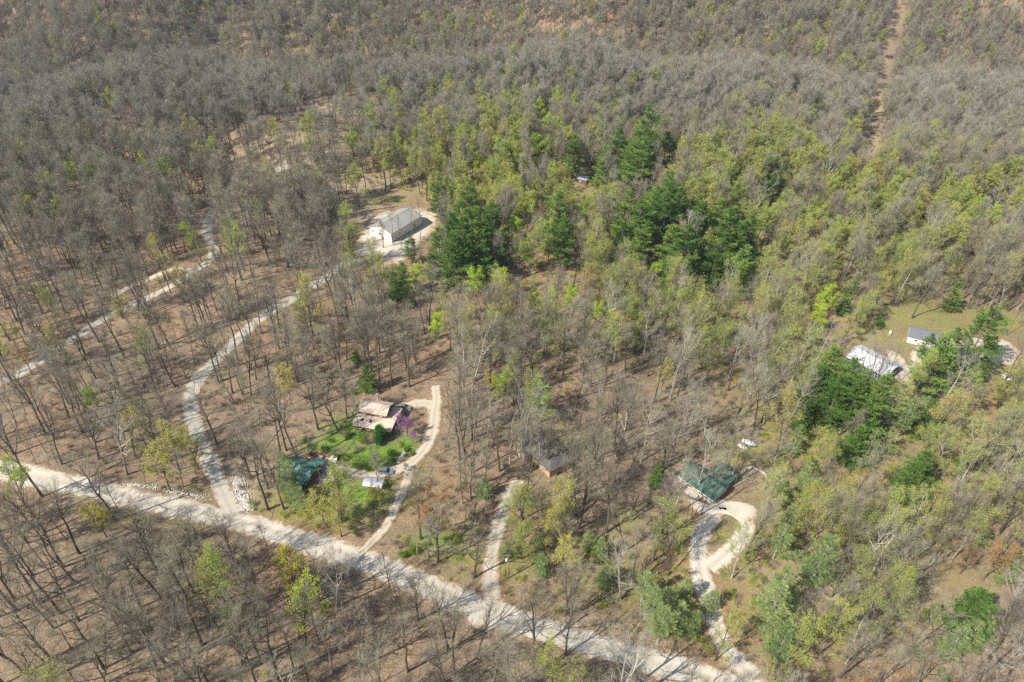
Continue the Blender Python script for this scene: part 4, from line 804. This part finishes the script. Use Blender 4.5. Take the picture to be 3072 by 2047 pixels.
def window(par, x, y, z, w_, h_, face, mat='white', name='window'):
    """face: 'x+','x-','y+','y-' outward side"""
    s = 1 if face[1] == '+' else -1; b = B(); g_ = B()
    if face[0] == 'y':
        for dx, dz, a, c in ((0, h_/2, w_+.2, .12), (0, -h_/2, w_+.2, .12), (-w_/2, 0, .12, h_-.1), (w_/2, 0, .12, h_-.1), (0, 0, .06, h_-.1)): b.box((x+dx, y+s*.04, z+dz), (a, .12, c))
        g_.box((x, y+s*.015, z), (w_, .05, h_))
    else:
        for dy, dz, a, c in ((0, h_/2, w_+.2, .12), (0, -h_/2, w_+.2, .12), (-w_/2, 0, .12, h_-.1), (w_/2, 0, .12, h_-.1), (0, 0, .06, h_-.1)): b.box((x+s*.04, y+dy, z+dz), (.12, a, c))
        g_.box((x+s*.015, y, z), (.05, w_, h_))
    f = b.obj(name, M[mat], par); g_.obj('pane', M['glass'], f); return f
def door(par, x, y, z0, w_, h_, face, mat='white', name='door'):
    s = 1 if face[1] == '+' else -1; b = B(); hd = B()
    if face[0] == 'y': b.box((x, y+s*.03, z0+h_/2), (w_, .08, h_)); hd.box((x+w_*.38, y+s*.1, z0+1.0), (.12, .08, .12))
    else: b.box((x+s*.03, y, z0+h_/2), (.08, w_, h_)); hd.box((x+s*.1, y+w_*.38, z0+1.0), (.08, .12, .12))
    d = b.obj(name, M[mat], par); hd.obj('handle', M['chrome'], d); return d
INFO = {}
# 1 long cream barn
a, an, L, W = corner3((1173, 702), (1263.4, 651), (1112, 677), 5.2); INFO['barn'] = (L, W, math.degrees(an)); zb = base(a, an, L, W)
bn = empty('barn', (a[0], a[1], zb), an, 'long cream metal barn with a light grey ridged roof on its pale gravel yard', 'barn')
W = abs(W); b = B(); walls(b, 0, L, 0, W, 5.0, 2.6); bw_ = b.obj('wall', M['wall_cream'], bn)
b = B(); b.box((-.012, W/2, 2.3), (.03, W-.1, 5.2)); 
b = B(); gable(b, 0, L, 0, W, 5.0, 2.6, .45); b.obj('roof', M['roof_grey'], bn)
b = B(); b.box((L/2, -.47, 4.82), (L+.9, .14, .16)); b.box((L/2, W+.47, 4.82), (L+.9, .14, .16)); b.obj('gutter', M['concrete'], bn)
b = B(); b.box((L/2, W/2, -.2), (L+.5, W+.5, .7)); b.obj('foundation', M['concrete'], bn)
for yy, zz in ((W*.86, 3.2), (W*.55, 3.0), (W*.43, 3.0)): window(bn, 0, yy, zz, 1.0, 1.1, 'x-')
door(bn, 0, W*.22, 0, 1.0, 2.1, 'x-')
for xx in (L*.80, L*.62): 
    d = B(); d.box((xx, -.04, 2.0), (3.6, .1, 3.7))
    for k in range(1, 5): d.box((xx, -.10, .2+k*.75), (3.5, .04, .05))
    d.obj('garage_door', M['white'], bn)
door(bn, L*.42, 0, 0, 1.0, 2.1, 'y-')
for xx in (L*.12, L*.27): window(bn, xx, 0, 2.0, 1.2, 1.0, 'y-')
# 2 pink roofed house
a, an, L, W = corner3((1073.8, 1231.6), (1157.3, 1245), (1092.3, 1194), 5.4); INFO['pink'] = (L, W, math.degrees(an)); W = abs(W); zb = base(a, an, L, W)
ph = empty('pink_roofed_house', (a[0], a[1], zb), an, 'two storey house with a pinkish tan metal roof and lower wraparound roof', 'house')
b = B(); walls(b, .3, L-.2, .3, W-.3, 5.2, 1.4); b.box((L/2+1.2, W/2-2.2, 0.2), (L+2.9, W+3.6, 4.6)); b.obj('wall', M['brown'], ph)
b = B(); gable(b, .3, L-.2, .3, W-.3, 5.2, 1.4, .5); b.obj('roof', M['roof_pink'], ph)
b = B(); b.slab([(-.7, -4.6, 2.45), (L+3.3, -4.6, 2.45), (L+3.3, .28, 3.55), (-.7, .28, 3.55)], .16); b.slab([(L-.18, .30, 3.55), (L+3.3, .30, 3.55), (L+3.3, W+.3, 3.2), (L-.18, W+.3, 3.2)], .16); b.obj('porch_roof', M['roof_pink'], ph)
ch = B(); ch.box((L*.43, W+.30, 3.6), (.8, .7, 8.2)); c_ = ch.obj('chimney', M['chimney'], ph); ch = B(); ch.box((L*.43, W+.3, 7.78), (1.0, .9, .18)); ch.box((L*.43, W+.3, 7.93), (.4, .4, .14)); ch.obj('chimney_cap', M['concrete'], c_)
for xx in (2, 5, 8, 11): window(ph, xx, W/2-2.2-(W+3.6)/2, 1.4, 1.2, 1.1, 'y-')
for xx in (2.2, L-2.2): window(ph, xx, .3, 4.5, 1.2, .8, 'y-')
b = B()
for xx in (2.2, 5.2): b.box((xx, -1.8, 3.16), (1.0, 1.4, .12))
b.obj('skylight', M['glass'], ph)
door(ph, L+2.65, W*.3, -.1, 1.0, 2.1, 'x+')
# 3 green roofed house
a, an, L, W = corner3((2036, 1424), (2142, 1499), (2100, 1390), 3.0); INFO['green'] = (L, W, math.degrees(an)); W = 9.0; zb = base(a, an, L, W)
gh = empty('green_roofed_house', (a[0], a[1], zb), an, 'stone fronted house with a large dark green shingle roof above the gravel loop', 'house')
b = B(); walls(b, .4, L-.4, .4, W-.4, 2.8, 2.2); walls_w = B(); b.box((L*.66, W+2.2, 1.2), (6.4, 6.0, 3.2)); b.obj('wall', M['stonewall'], gh)
b = B(); gable(b, .4, L-.4, .4, W-.4, 2.8, 2.2, .6); b.obj('roof', M['roof_green'], gh)
b = B(); xm = L*.66; ya, yb = W/2, W+5.7; z0, z1 = 2.75, 4.9
b.slab([(xm-3.8, ya, z0), (xm, ya, z1), (xm, yb, z1), (xm-3.8, yb, z0)][::-1], .16); b.slab([(xm, ya, z1), (xm+3.8, ya, z0), (xm+3.8, yb, z0), (xm, yb, z1)][::-1], .16)
b.obj('rear_roof', M['roof_green'], gh)
b = B(); b.poly([(xm-3.2, W+5.2, 2.8), (xm+3.2, W+5.2, 2.8), (xm, W+5.2, 4.7)][::-1]); b.obj('gable_end', M['timber'], gh)
b = B(); b.box((L/2, -.27, 2.50), (L+.3, .12, .2)); b.obj('fascia', M['white'], gh)
for xx, yy in ((L*.25, 6.4), (L*.5, 2.6)):
    b = B(); b.tube([(xx, yy, 3.6), (xx, yy, 5.0)], [.12, .12], 8); b.obj('roof_vent', M['chrome'], gh)
for xx in (L*.14, L*.30, L*.64, L*.80): window(gh, xx, .4, 1.4, 1.5, 1.1, 'y-')
door(gh, L*.46, .4, 0, 1.1, 2.1, 'y-', 'timber'); window(gh, .4, W/2, 1.5, 1.3, 1.1, 'x-'); window(gh, L-.4, W/2, 1.5, 1.3, 1.1, 'x+')
b = B(); b.box((L*.46, -.9, .05), (4, 2.2, .3)); b.box((L*.46, -2.3, -.05), (2.4, .7, .2)); b.obj('porch_step', M['concrete'], gh)
# 4 charcoal roofed house
a, an, L, W = corner3((1548, 1318), (1619, 1390), (1625, 1290), 3.0); INFO['char'] = (L, W, math.degrees(an)); L = 18; W = 10.5; zb = base(a, an, L, W)
kh = empty('charcoal_roofed_house', (a[0], a[1], zb), an, 'timber fronted house with a charcoal shingle hip roof half hidden by bare trees', 'house')
b = B(); b.box((L/2, W/2, .6), (L-1, W-1, 4.4)); b.box((L*.32, -.6, .6), (4.6, 3.2, 4.4)); b.obj('wall', M['timber'], kh)
b = B(); e = .0; rz_, hz = 5.9, 2.8
q = [(-.1, -.1), (L+.1, -.1), (L+.1, W+.1), (-.1, W+.1)]; r1, r2 = (W*.5, W/2), (L-W*.5, W/2)
v = [(x_, y_, hz) for x_, y_ in q]+[(r1[0], r1[1], rz_), (r2[0], r2[1], rz_)]+[(x_, y_, hz-.2) for x_, y_ in q]
b.add(v, [(0, 1, 5), (0, 5, 4), (1, 2, 5), (2, 3, 4), (2, 4, 5), (3, 0, 4), (0, 6, 7), (0, 7, 1), (1, 7, 8), (1, 8, 2), (2, 8, 9), (2, 9, 3), (3, 9, 6), (3, 6, 0), (6, 8, 7), (6, 9, 8)])
xm = L*.32; b.slab([(xm-2.9, -2.6, 2.8), (xm, -2.6, 4.4), (xm, W*.33, 4.4), (xm-2.9, W*.33, 2.8)][::-1], .15); b.slab([(xm, -2.6, 4.4), (xm+2.9, -2.6, 2.8), (xm+2.9, W*.33, 2.8), (xm, W*.33, 4.4)][::-1], .15)
b.obj('roof', M['roof_slate'], kh)
b = B(); b.poly([(xm-2.3, -2.22, 2.75), (xm+2.3, -2.22, 2.75), (xm, -2.22, 4.15)]); b.obj('gable_end', M['timber'], kh)
for xx in (L*.55, L*.72, L*.88): window(kh, xx, .5, 1.5, 1.3, 1.1, 'y-')
window(kh, L*.32, -2.2, 1.5, 1.6, 1.2, 'y-'); door(kh, L*.1, .5, 0, 1.0, 2.1, 'y-', 'brown')
c_ = B(); c_.box((L*.52, W*.42, 5.6), (.9, .9, 2.4)); c_.obj('chimney', M['stonewall'], kh)
# 5 green metal cabin
cx, cy = P(902, 1410, 2.5); an = rad(-28); zb = base(np.array([cx, cy]), an, 1, 1)
cb = empty('green_cabin', (cx, cy, zb), an, 'cabin with a faded green metal roof hidden among light green conifers', 'cabin')
b = B(); walls(b, -5.2, 5.2, -3.8, 3.8, 2.7, 1.9); walls(b, 1.2, 4.8, -6.5, -3.8, 2.6, 0); b.obj('wall', M['brown'], cb)
b = B(); gable(b, -5.2, 5.2, -3.8, 3.8, 2.7, 1.9, .5); b.obj('roof', M['roof_green_metal'], cb)
b = B(); b.slab([(.7, -6.9, 2.6), (5.3, -6.9, 2.6), (5.3, -2.4, 3.75), (.7, -2.4, 3.75)], .12); b.slab([(1.2, 2.0, 4.75), (1.2, 6.6, 3.3), (4.8, 6.6, 3.3), (4.8, 2.0, 4.75)][::-1], .12); b.obj('porch_roof', M['roof_green_metal'], cb)
for xx in (-3.5, -.8): window(cb, xx, -3.8, 1.4, 1.1, 1.0, 'y-')
door(cb, 3.0, -6.5, 0, 1.0, 2.1, 'y-'); b = B(); b.box((1.6, 5.6, 1.5), (.18, .18, 3.0)); b.box((4.4, 5.6, 1.5), (.18, .18, 3.0)); b.obj('porch_post', M['timber'], cb)
b = B(); b.tube([(-1.5, 1.2, 3.8), (-1.5, 1.2, 5.4)], [.15, .15], 8); b.obj('stove_pipe', M['chrome'], cb)
# 6 white metal building
a, an, L, W = corner3((2537, 1071), (2658, 1130), (2563, 1026), 4.0); INFO['white'] = (L, W, math.degrees(an)); W = abs(W); zb = base(a, an, L, W)
wb = empty('white_metal_building', (a[0], a[1], zb), an, 'white metal roofed building at the left edge of the right lawn', 'building')
b = B(); walls(b, .2, L-.2, .2, W-.2, 3.8, 1.6); b.obj('wall', M['roof_blue'], wb); b = B(); gable(b, .2, L-.2, .2, W-.2, 3.8, 1.6, .4); b.obj('roof', M['roof_white'], wb)
b = B(); b.box((L-.13, W*.5, 1.6), (.1, 3.2, 3.2)); b.obj('garage_door', M['white'], wb); door(wb, L-.2, W*.82, 0, 1, 2.1, 'x+')
for xx in (L*.2, L*.5, L*.8): window(wb, xx, .2, 2.0, 1.2, 1.0, 'y-')
# 7 blue-grey garage
a, an, L, W = corner3((2725, 1010), (2811, 1033), (2733, 975), 3.0); INFO['garage'] = (L, W, math.degrees(an)); W = 8.2; zb = base(a, an, L, W)
gg = empty('garage', (a[0], a[1], zb), an, 'white sided garage with a blue grey shingle roof on the right lawn', 'garage')
b = B(); walls(b, .3, L-.3, .3, W-.3, 2.9, 2.2); b.obj('wall', M['white'], gg); b = B(); gable(b, .3, L-.3, .3, W-.3, 2.9, 2.2, .45); b.obj('roof', M['roof_blue'], gg)
for xx in (L*.3, L*.7): window(gg, xx, .3, 1.5, 1.2, 1.0, 'y-')
b = B(); b.box((.24, W*.5, 1.25), (.1, 3.0, 2.5)); b.obj('garage_door', M['concrete'], gg); door(gg, L-.3, W*.5, 0, 1, 2.1, 'x+')
# small sheds
def shed(name, px, py, ang, L, W, h, rise, wall, roof, label, cat='shed'):
    x, y = P(px, py, h*.8); zb = base(np.array([x, y]), ang, 1, 1); e = empty(name, (x, y, zb), ang, label, cat)
    b = B(); walls(b, -L/2, L/2, -W/2, W/2, h, rise, 0, 1.0); b.obj('wall', M[wall], e); b = B(); gable(b, -L/2, L/2, -W/2, W/2, h, rise, .3, .1); b.obj('roof', M[roof], e)
    door(e, L/2, 0, 0, 1.0, min(2.0, h-.2), 'x+', 'brown'); window(e, -L*.1, -W/2, h*.55, .9, .7, 'y-'); return e
shed('tin_roofed_shed', 1750, 535, rad(-26), 6.4, 6.0, 2.6, 1.0, 'brown', 'roof_tin', 'small reddish shed with a shiny tin roof between tall dark pines')
shed('garden_shed', 2618, 892, rad(-20), 3.6, 3.0, 2.1, .8, 'white', 'roof_blue', 'little grey and white shed at the upper left corner of the right lawn')
shed('small_white_house', 2888, 1066, rad(-14), 7.5, 6.5, 2.6, 1.4, 'white', 'roof_blue', 'white house almost hidden behind the big layered pines', 'house')
shed('well_house', 1004, 1373, rad(-12), 1.5, 1.3, 1.1, .3, 'white', 'wall_cream', 'tiny pale box shed beside the yard of the green cabin')
# carport
a, an, L, W = corner3((1085, 1454), (1144, 1461), (1097, 1425), 2.8); INFO['carport'] = (L, W, math.degrees(an)); W = abs(W); zb = base(a, an, L, W)
cp = empty('tin_carport', (a[0], a[1], zb), an, 'open carport with a curved silver ribbed roof beside the house drive', 'carport')
b = B(); n = 9
for i in range(n-1):
    t0, t1 = i/(n-1), (i+1)/(n-1); zz = lambda t: 2.3+.75*math.sin(math.pi*t)
    b.slab([(0, W*t0, zz(t0)), (L, W*t0, zz(t0)), (L, W*t1, zz(t1)), (0, W*t1, zz(t1))], .06)
b.obj('roof', M['roof_tin'], cp)
for xx in (.2, L-.2):
    for yy in (.2, W-.2): b = B(); b.box((xx, yy, 1.0), (.14, .14, 2.9)); b.obj('post', M['chrome'], cp)

# ------------------------------------------------------------------ vehicles
def loft(b, secs, mi=0):
    """closed body from x-stations: each (x, half width, z low, z high, half width at top)"""
    v = []; 
    for x, hw, zl, zh, ht in secs: v += [(x, -hw, zl), (x, hw, zl), (x, hw*1.02, (zl+zh)/2), (x, ht, zh), (x, -ht, zh), (x, -hw*1.02, (zl+zh)/2)]
    f = []; n = len(secs)
    for i in range(n-1):
        for j in range(6):
            k = (j+1) % 6; p, q = i*6+j, i*6+k; f += [(p, q, q+6), (p, q+6, p+6)]
    for s_, o in ((0, 0), (n-1, 1)):
        c = s_*6; t = [(c, c+j, c+j+1) for j in range(1, 5)]; f += t if o else [x[::-1] for x in t]
    b.add(v, f, mi, False)
def car(name, x, y, ang, kind, paint, label):
    z = float(H(x, y))+.12; e = empty(name, (x, y, z), ang, label, 'car'); van = kind == 'van'; Lh = 2.45 if van else 2.4; w2 = .95 if van else .9
    b = B(); loft(b, [(-Lh, w2*.82, .35, .85, w2*.75), (-Lh+.15, w2*.95, .28, 1.0, w2*.9), (-Lh*.5, w2, .25, 1.02, w2*.95), (0, w2, .25, 1.0, w2*.95), (Lh*.42, w2, .25, .98, w2*.93), (Lh*.75, w2*.97, .27, .88, w2*.85), (Lh-.12, w2*.88, .3, .72, w2*.75), (Lh, w2*.75, .35, .62, w2*.6)])
    bd = b.obj('body', M[paint], e)
    x0, x1, zt = (-Lh+.12, Lh*.48, 1.72) if van else (-Lh*.62, Lh*.38, 1.42)
    g_ = B(); loft(g_, [(x0, w2*.86, .95, 1.0, w2*.8), (x0+(.22 if van else .5), w2*.88, .95, zt-.06, w2*.72), ((x0+x1)/2, w2*.9, .95, zt-.03, w2*.74), (x1-(.75 if van else .7), w2*.9, .95, zt-.06, w2*.70), (x1, w2*.88, .92, .99, w2*.8)]); g_.obj('windows', M['glass'], e)
    rf = B(); xa, xb = x0+(.26 if van else .55), x1-(.85 if van else .78); rf.box(((xa+xb)/2, 0, zt), (xb-xa, w2*1.42, .09), 0)
    for sx in (xa+.05, (xa+xb)/2-.2, xb-.05):
        for sy in (-1, 1): rf.tube([(sx, sy*w2*.70, zt), (sx+.02, sy*w2*.89, .98)], [.05, .05], 4)
    ro = rf.obj('roof', M[paint], e)
    if not van: k = B(); k.box((xb-.35, 0, zt+.05), (.5, .8, .03)); k.obj('sunroof', M['glass'], ro)
    for sx in (-Lh*.62, Lh*.62):
        for sy in (-1, 1):
            t = B(); t.tube([(sx, sy*(w2-.22), .33), (sx, sy*(w2+.01), .33)], [.34, .34], 14); t.tube([(sx, sy*(w2+.01), .33), (sx, sy*(w2-.22), .33)], [.34, .34], 14); wh = t.obj('wheel', M['rubber'], e)
            t = B(); t.tube([(sx, sy*(w2-.1), .33), (sx, sy*(w2+.03), .33)], [.2, .19], 10); t.obj('rim', M['chrome'], wh)
    for sy in (-1, 1):
        t = B(); t.box((Lh-.10, sy*w2*.66, .62), (.2, .28, .16)); t.obj('headlight', M['lamp'], e); t = B(); t.box((-Lh+.03, sy*w2*.74, .85 if not van else 1.05), (.12, .2, .2 if not van else .45)); t.obj('taillight', M['taillamp'], e)
        t = B(); t.box((Lh*.36, sy*(w2+.1), 1.02), (.12, .2, .14)); t.obj('side_mirror', M[paint], e)
    return e
x, y = P(1158, 1415, .7); car('minivan', x, y, rad(-2), 'van', 'car_blue', 'blue grey minivan parked on the tan drive above the tin carport')
x, y = P(1216, 1221, .7); car('sedan', x, y, rad(-12), 'sedan', 'car_tan', 'silver tan sedan with a sunroof parked beside the pink roofed house')
# red flatbed trailer
x, y = P(949, 1371, .6); tr = empty('red_trailer', (x, y, float(H(x, y))+.1), rad(-20), 'red flatbed trailer loaded with junk beside the green cabin yard', 'trailer')
b = B(); b.box((0, 0, .75), (5.4, 2.0, .16)); 
for sy in (-1, 1): b.box((0, sy*1.0, 1.0), (5.4, .08, .45))
b.box((-2.7, 0, 1.0), (.08, 2.0, .45)); b.box((3.2, 0, .68), (1.2, .14, .14)); b.obj('bed', M['red'], tr)
for sx in (-.6, .3):
    for sy in (-1, 1): b = B(); b.tube([(sx, sy*.8, .36), (sx, sy*1.04, .36)], [.36, .36], 12); b.obj('wheel', M['rubber'], tr)
b = B(); b.box((-1.4, .1, 1.05), (1.3, 1.2, .5)); b.box((.0, -.2, 1.0), (1.0, .9, .4), 0, .3); b.box((1.6, 0, .98), (1.2, 1.4, .32), 1); b.obj('load', [M['dark'], M['concrete']], tr)
# boat under white cover
x, y = P(2246, 1331, .8); bt = empty('covered_boat', (x, y, float(H(x, y))+.05), rad(-32), 'small boat under a white cover parked above the green roofed house', 'boat')
b = B(); loft(b, [(-2.3, .75, .5, 1.0, .95), (-.8, .85, .4, 1.05, 1.0), (.8, .7, .42, 1.1, .9), (1.9, .35, .55, 1.2, .5), (2.4, .05, .8, 1.25, .08)]); b.obj('hull', M['tarp'], bt)
b = B(); loft(b, [(-2.35, .98, 1.0, 1.12, .6), (-.8, 1.03, 1.05, 1.45, .3), (.8, .93, 1.1, 1.5, .25), (1.9, .53, 1.2, 1.35, .15), (2.45, .1, 1.24, 1.3, .05)]); b.obj('cover', M['white'], bt)
b = B(); b.box((.3, 0, .3), (4.6, .12, .12)); b.box((-.6, 0, .32), (.14, 1.7, .1)); b.obj('trailer_frame', M['chrome'], bt)
for sy in (-1, 1): b = B(); b.tube([(-.6, sy*.85, .3), (-.6, sy*1.05, .3)], [.3, .3], 12); b.obj('wheel', M['rubber'], bt)
x, y = P(2228, 1338, .5); b = B(); r = np.random.default_rng(3)
loft(b, [(-1.6, .5, 0, .4, .3), (-.5, .8, 0, .9, .5), (.6, .75, 0, .8, .4), (1.5, .4, 0, .35, .2)]); o = b.obj('covered_pile', M['white']); o.location = (x, y, float(H(x, y))); o.rotation_euler = (0, 0, rad(-30)); tag(o, 'low pale covered pile just below the white covered boat', 'pile')
# propane tank
x, y = P(2671, 999, .6); pt = empty('propane_tank', (x, y, float(H(x, y))), rad(62), 'silver propane tank on the right lawn beside the golden bush', 'tank')
b = B(); tt = np.linspace(-1, 1, 13); b.tube([(t*1.5, 0, .85) for t in tt], [max(.03, .52*(1-abs(t)**6)**.5) for t in tt], 14); b.obj('cylinder', M['roof_white'], pt)
b = B(); b.box((-.9, 0, .2), (.2, .8, .45)); b.box((.9, 0, .2), (.2, .8, .45)); b.obj('cradle', M['concrete'], pt); b = B(); b.tube([(0, 0, 1.3), (0, 0, 1.5)], [.16, .14], 8); b.obj('valve_cap', M['chrome'], pt)
# utility pole
x, y = P(1522, 1736, 0); up = empty('utility_pole', (x, y, float(H(x, y))), 0, 'brown wooden utility pole with a pale transformer beside the narrow driveway', 'utility pole')
b = B(); b.tube([(0, 0, -.5), (0, 0, 10.8)], [.17, .12], 8); b.obj('post', M['pole'], up); b = B(); b.box((0, 0, 10.2), (1.8, .12, .14)); b.obj('crossarm', M['pole'], up)
b = B(); b.tube([(-.4, -.1, 7.9), (-.4, -.1, 8.0), (-.4, -.1, 8.9), (-.4, -.1, 9.0)], [.2, .3, .3, .15], 12); b.obj('transformer', M['white'], up)
def wire(p0, p1, sag):
    t = np.linspace(0, 1, 14)[:, None]; q = np.array(p0)*(1-t)+np.array(p1)*t; q[:, 2] -= 4*sag*(t*(1-t))[:, 0]; return q
zt = float(H(x, y)); b = B(); x2, y2 = P(1250, 1640, 8); b.tube(wire((x-.8, y, zt+10.3), (x2, y2, float(H(x2, y2))+8.5), .8), [.025]*14, 3); x3, y3 = P(1600, 1380, 3); b.tube(wire((x, y, zt+8.4), (x3, y3, float(H(x3, y3))+3.6), .6), [.02]*14, 3)
b2 = b.obj('overhead_wire', M['concrete']); tag(b2, 'thin overhead wires running from the utility pole', 'wire')
x2b = empty('bare_pole', (x2, y2, float(H(x2, y2))), 0, 'plain wooden pole carrying the wire at the house link drive', 'pole'); b = B(); b.tube([(0, 0, -.4), (0, 0, 9.0)], [.15, .11], 8); b.obj('post', M['pole'], x2b); b = B(); b.box((0, 0, 8.6), (.9, .1, .1)); b.obj('crossarm', M['pole'], x2b)
# log pile and dark log row by the barn
r = np.random.default_rng(9); x, y = P(1103, 652)
for k in range(10):
    b = B(); L_ = r.uniform(3.2, 4.8); a_ = rad(75)+r.normal(0, .18) if k < 8 else rad(20)+r.normal(0, .1); cx, cy = x+k*.78-2.5, y+r.normal(0, .5) - (2.4 if k >= 8 else 0) - k*.15; q = np.array([math.cos(a_), math.sin(a_)])*L_/2; rr_ = r.uniform(.2, .32)
    b.tube([(-q[0], -q[1], rr_), (0, 0, rr_+.05), (q[0], q[1], rr_*.9)], [rr_, rr_*.95, rr_*.8], 9); o = b.obj('log', M['log']); o.location = (cx, cy, float(H(cx, cy)))
    tag(o, 'pale sawn log in the pile by the cream barn, '+ORD[k]+' from left' if k < 8 else ('thicker' if k == 8 else 'thinner')+' log lying crosswise at the front of the pile by the barn', 'log', 'logs piled beside the barn' if k < 8 else 'logs lying crosswise by the barn')
b = B(); p0 = np.array(P(1124, 630)); p1 = np.array(P(1193, 620))
for k in range(26):
    t = k/25; q = p0*(1-t)+p1*t+r.normal(0, .25, 2); s_ = r.uniform(.35, .7); b.box((q[0], q[1], float(H(*q))+s_*.3), (s_*1.6, s_, s_*.8), 0, r.uniform(0, 3), (.8, .8))
tag(b.obj('rock_row', M['brown']), 'low row of dark rocks behind the cream barn below the grass', 'rock row')
# curved retaining edging of the orange dirt ring
b = B(); pts = catmull([P(*q) for q in [(2233, 1413), (2238, 1407), (2255, 1405), (2275, 1412), (2294, 1424), (2300, 1432)]], .9)[:, :2]
for i in range(len(pts)-1):
    m_ = (pts[i]+pts[i+1])/2; d_ = pts[i+1]-pts[i]; b.box((m_[0], m_[1], float(H(*m_))+.25), (np.linalg.norm(d_)*.96, .42, .75), 0, math.atan2(d_[1], d_[0]), (.95, .85))
tag(b.obj('retaining_wall', M['rock']), 'curved pale stone retaining wall right of the green roofed house', 'retaining wall')
# garden steps
b = B(); p0 = np.array(P(1213, 1346)); p1 = np.array(P(1193, 1388))
for k in range(14):
    q = p0+(p1-p0)*k/13+np.array([.5*math.sin(k/4), 0]); b.box((q[0], q[1], float(H(*q))+.1), (1.3, .5, .24), 0, rad(-20))
tag(b.obj('garden_steps', M['rock']), 'pale stone garden steps down to the drive by the minivan', 'steps')
# pale pile at right, rip-rap stones
def rocks(name, px, sx, sy, n, smin, smax, label, seed, mat='rock'):
    r = np.random.default_rng(seed); b = B(); ico = unit(np.array([(0, 0, 1), (.9, 0, .45), (.28, .85, .45), (-.72, .53, .45), (-.72, -.53, .45), (.28, -.85, .45), (.7, .5, -.3), (-.3, .8, -.3), (-.9, 0, -.3), (-.3, -.8, -.3), (.7, -.5, -.3)]))
    F = [(0, 1, 2), (0, 2, 3), (0, 3, 4), (0, 4, 5), (0, 5, 1), (1, 6, 2), (2, 7, 3), (3, 8, 4), (4, 9, 5), (5, 10, 1), (1, 10, 6), (2, 6, 7), (3, 7, 8), (4, 8, 9), (5, 9, 10)]
    for k in range(n):
        g0 = r.normal(0, 1, 2).clip(-2, 2); q = px[r.integers(len(px))]; x, y = P(q[0], q[1]); x += g0[0]*sx; y += g0[1]*sy
        s_ = r.uniform(smin, smax); v = ico*s_*r.uniform(.7, 1.3, (11, 1))*np.array([1, r.uniform(.6, 1), .7]); c_, s2 = math.cos(k), math.sin(k); v = np.stack([v[:, 0]*c_-v[:, 1]*s2, v[:, 0]*s2+v[:, 1]*c_, v[:, 2]], 1)
        b.add(v+np.array([x, y, float(H(x, y))+.12*s_+.1]), F)
    tag(b.obj(name, M[mat]), label, None, None, 'stuff')
rocks('riprap_rubble', [(714, 1445), (720, 1465), (728, 1490), (738, 1510), (742, 1525)], 1.1, 1.1, 900, .12, .34, 'white broken stone beside the foot of the curved drive', 1)
rocks('ditch_rubble', [(400, 1455), (450, 1462), (520, 1476), (560, 1484), (600, 1490)], 2.0, .5, 380, .1, .3, 'pale stones along the ditch above the gravel road', 2)
rocks('garden_rubble', [(3016, 1128), (3024, 1134)], .9, .8, 120, .2, .5, 'heap of pale stones at the right edge of the lawn', 3)
rocks('yard_rubble', [(1150, 780), (1165, 795), (1040, 760)], 2.5, 1.5, 260, .1, .35, 'loose pale stones at the lower edge of the barn yard', 4)
print('INFO', INFO)

# ------------------------------------------------------------------ thin spring haze over the valley
hz_ = B(); hz_.box((0, 1700, 60), (6600, 5200, 330)); ho = hz_.obj('haze', M['white']); ho.data.materials.clear()
hm = bpy.data.materials.new('haze_air'); hm.use_nodes = True; ht = hm.node_tree; ht.nodes.clear(); hv = ht.nodes.new('ShaderNodeVolumePrincipled'); hout = ht.nodes.new('ShaderNodeOutputMaterial')
hv.inputs['Color'].default_value = (.80, .88, 1.0, 1); hv.inputs['Density'].default_value = 0.00009; hv.inputs['Anisotropy'].default_value = .2; ht.links.new(hv.outputs[0], hout.inputs['Volume'])
ho.data.materials.append(hm); tag(ho, 'thin bluish spring haze', None, None, 'stuff')
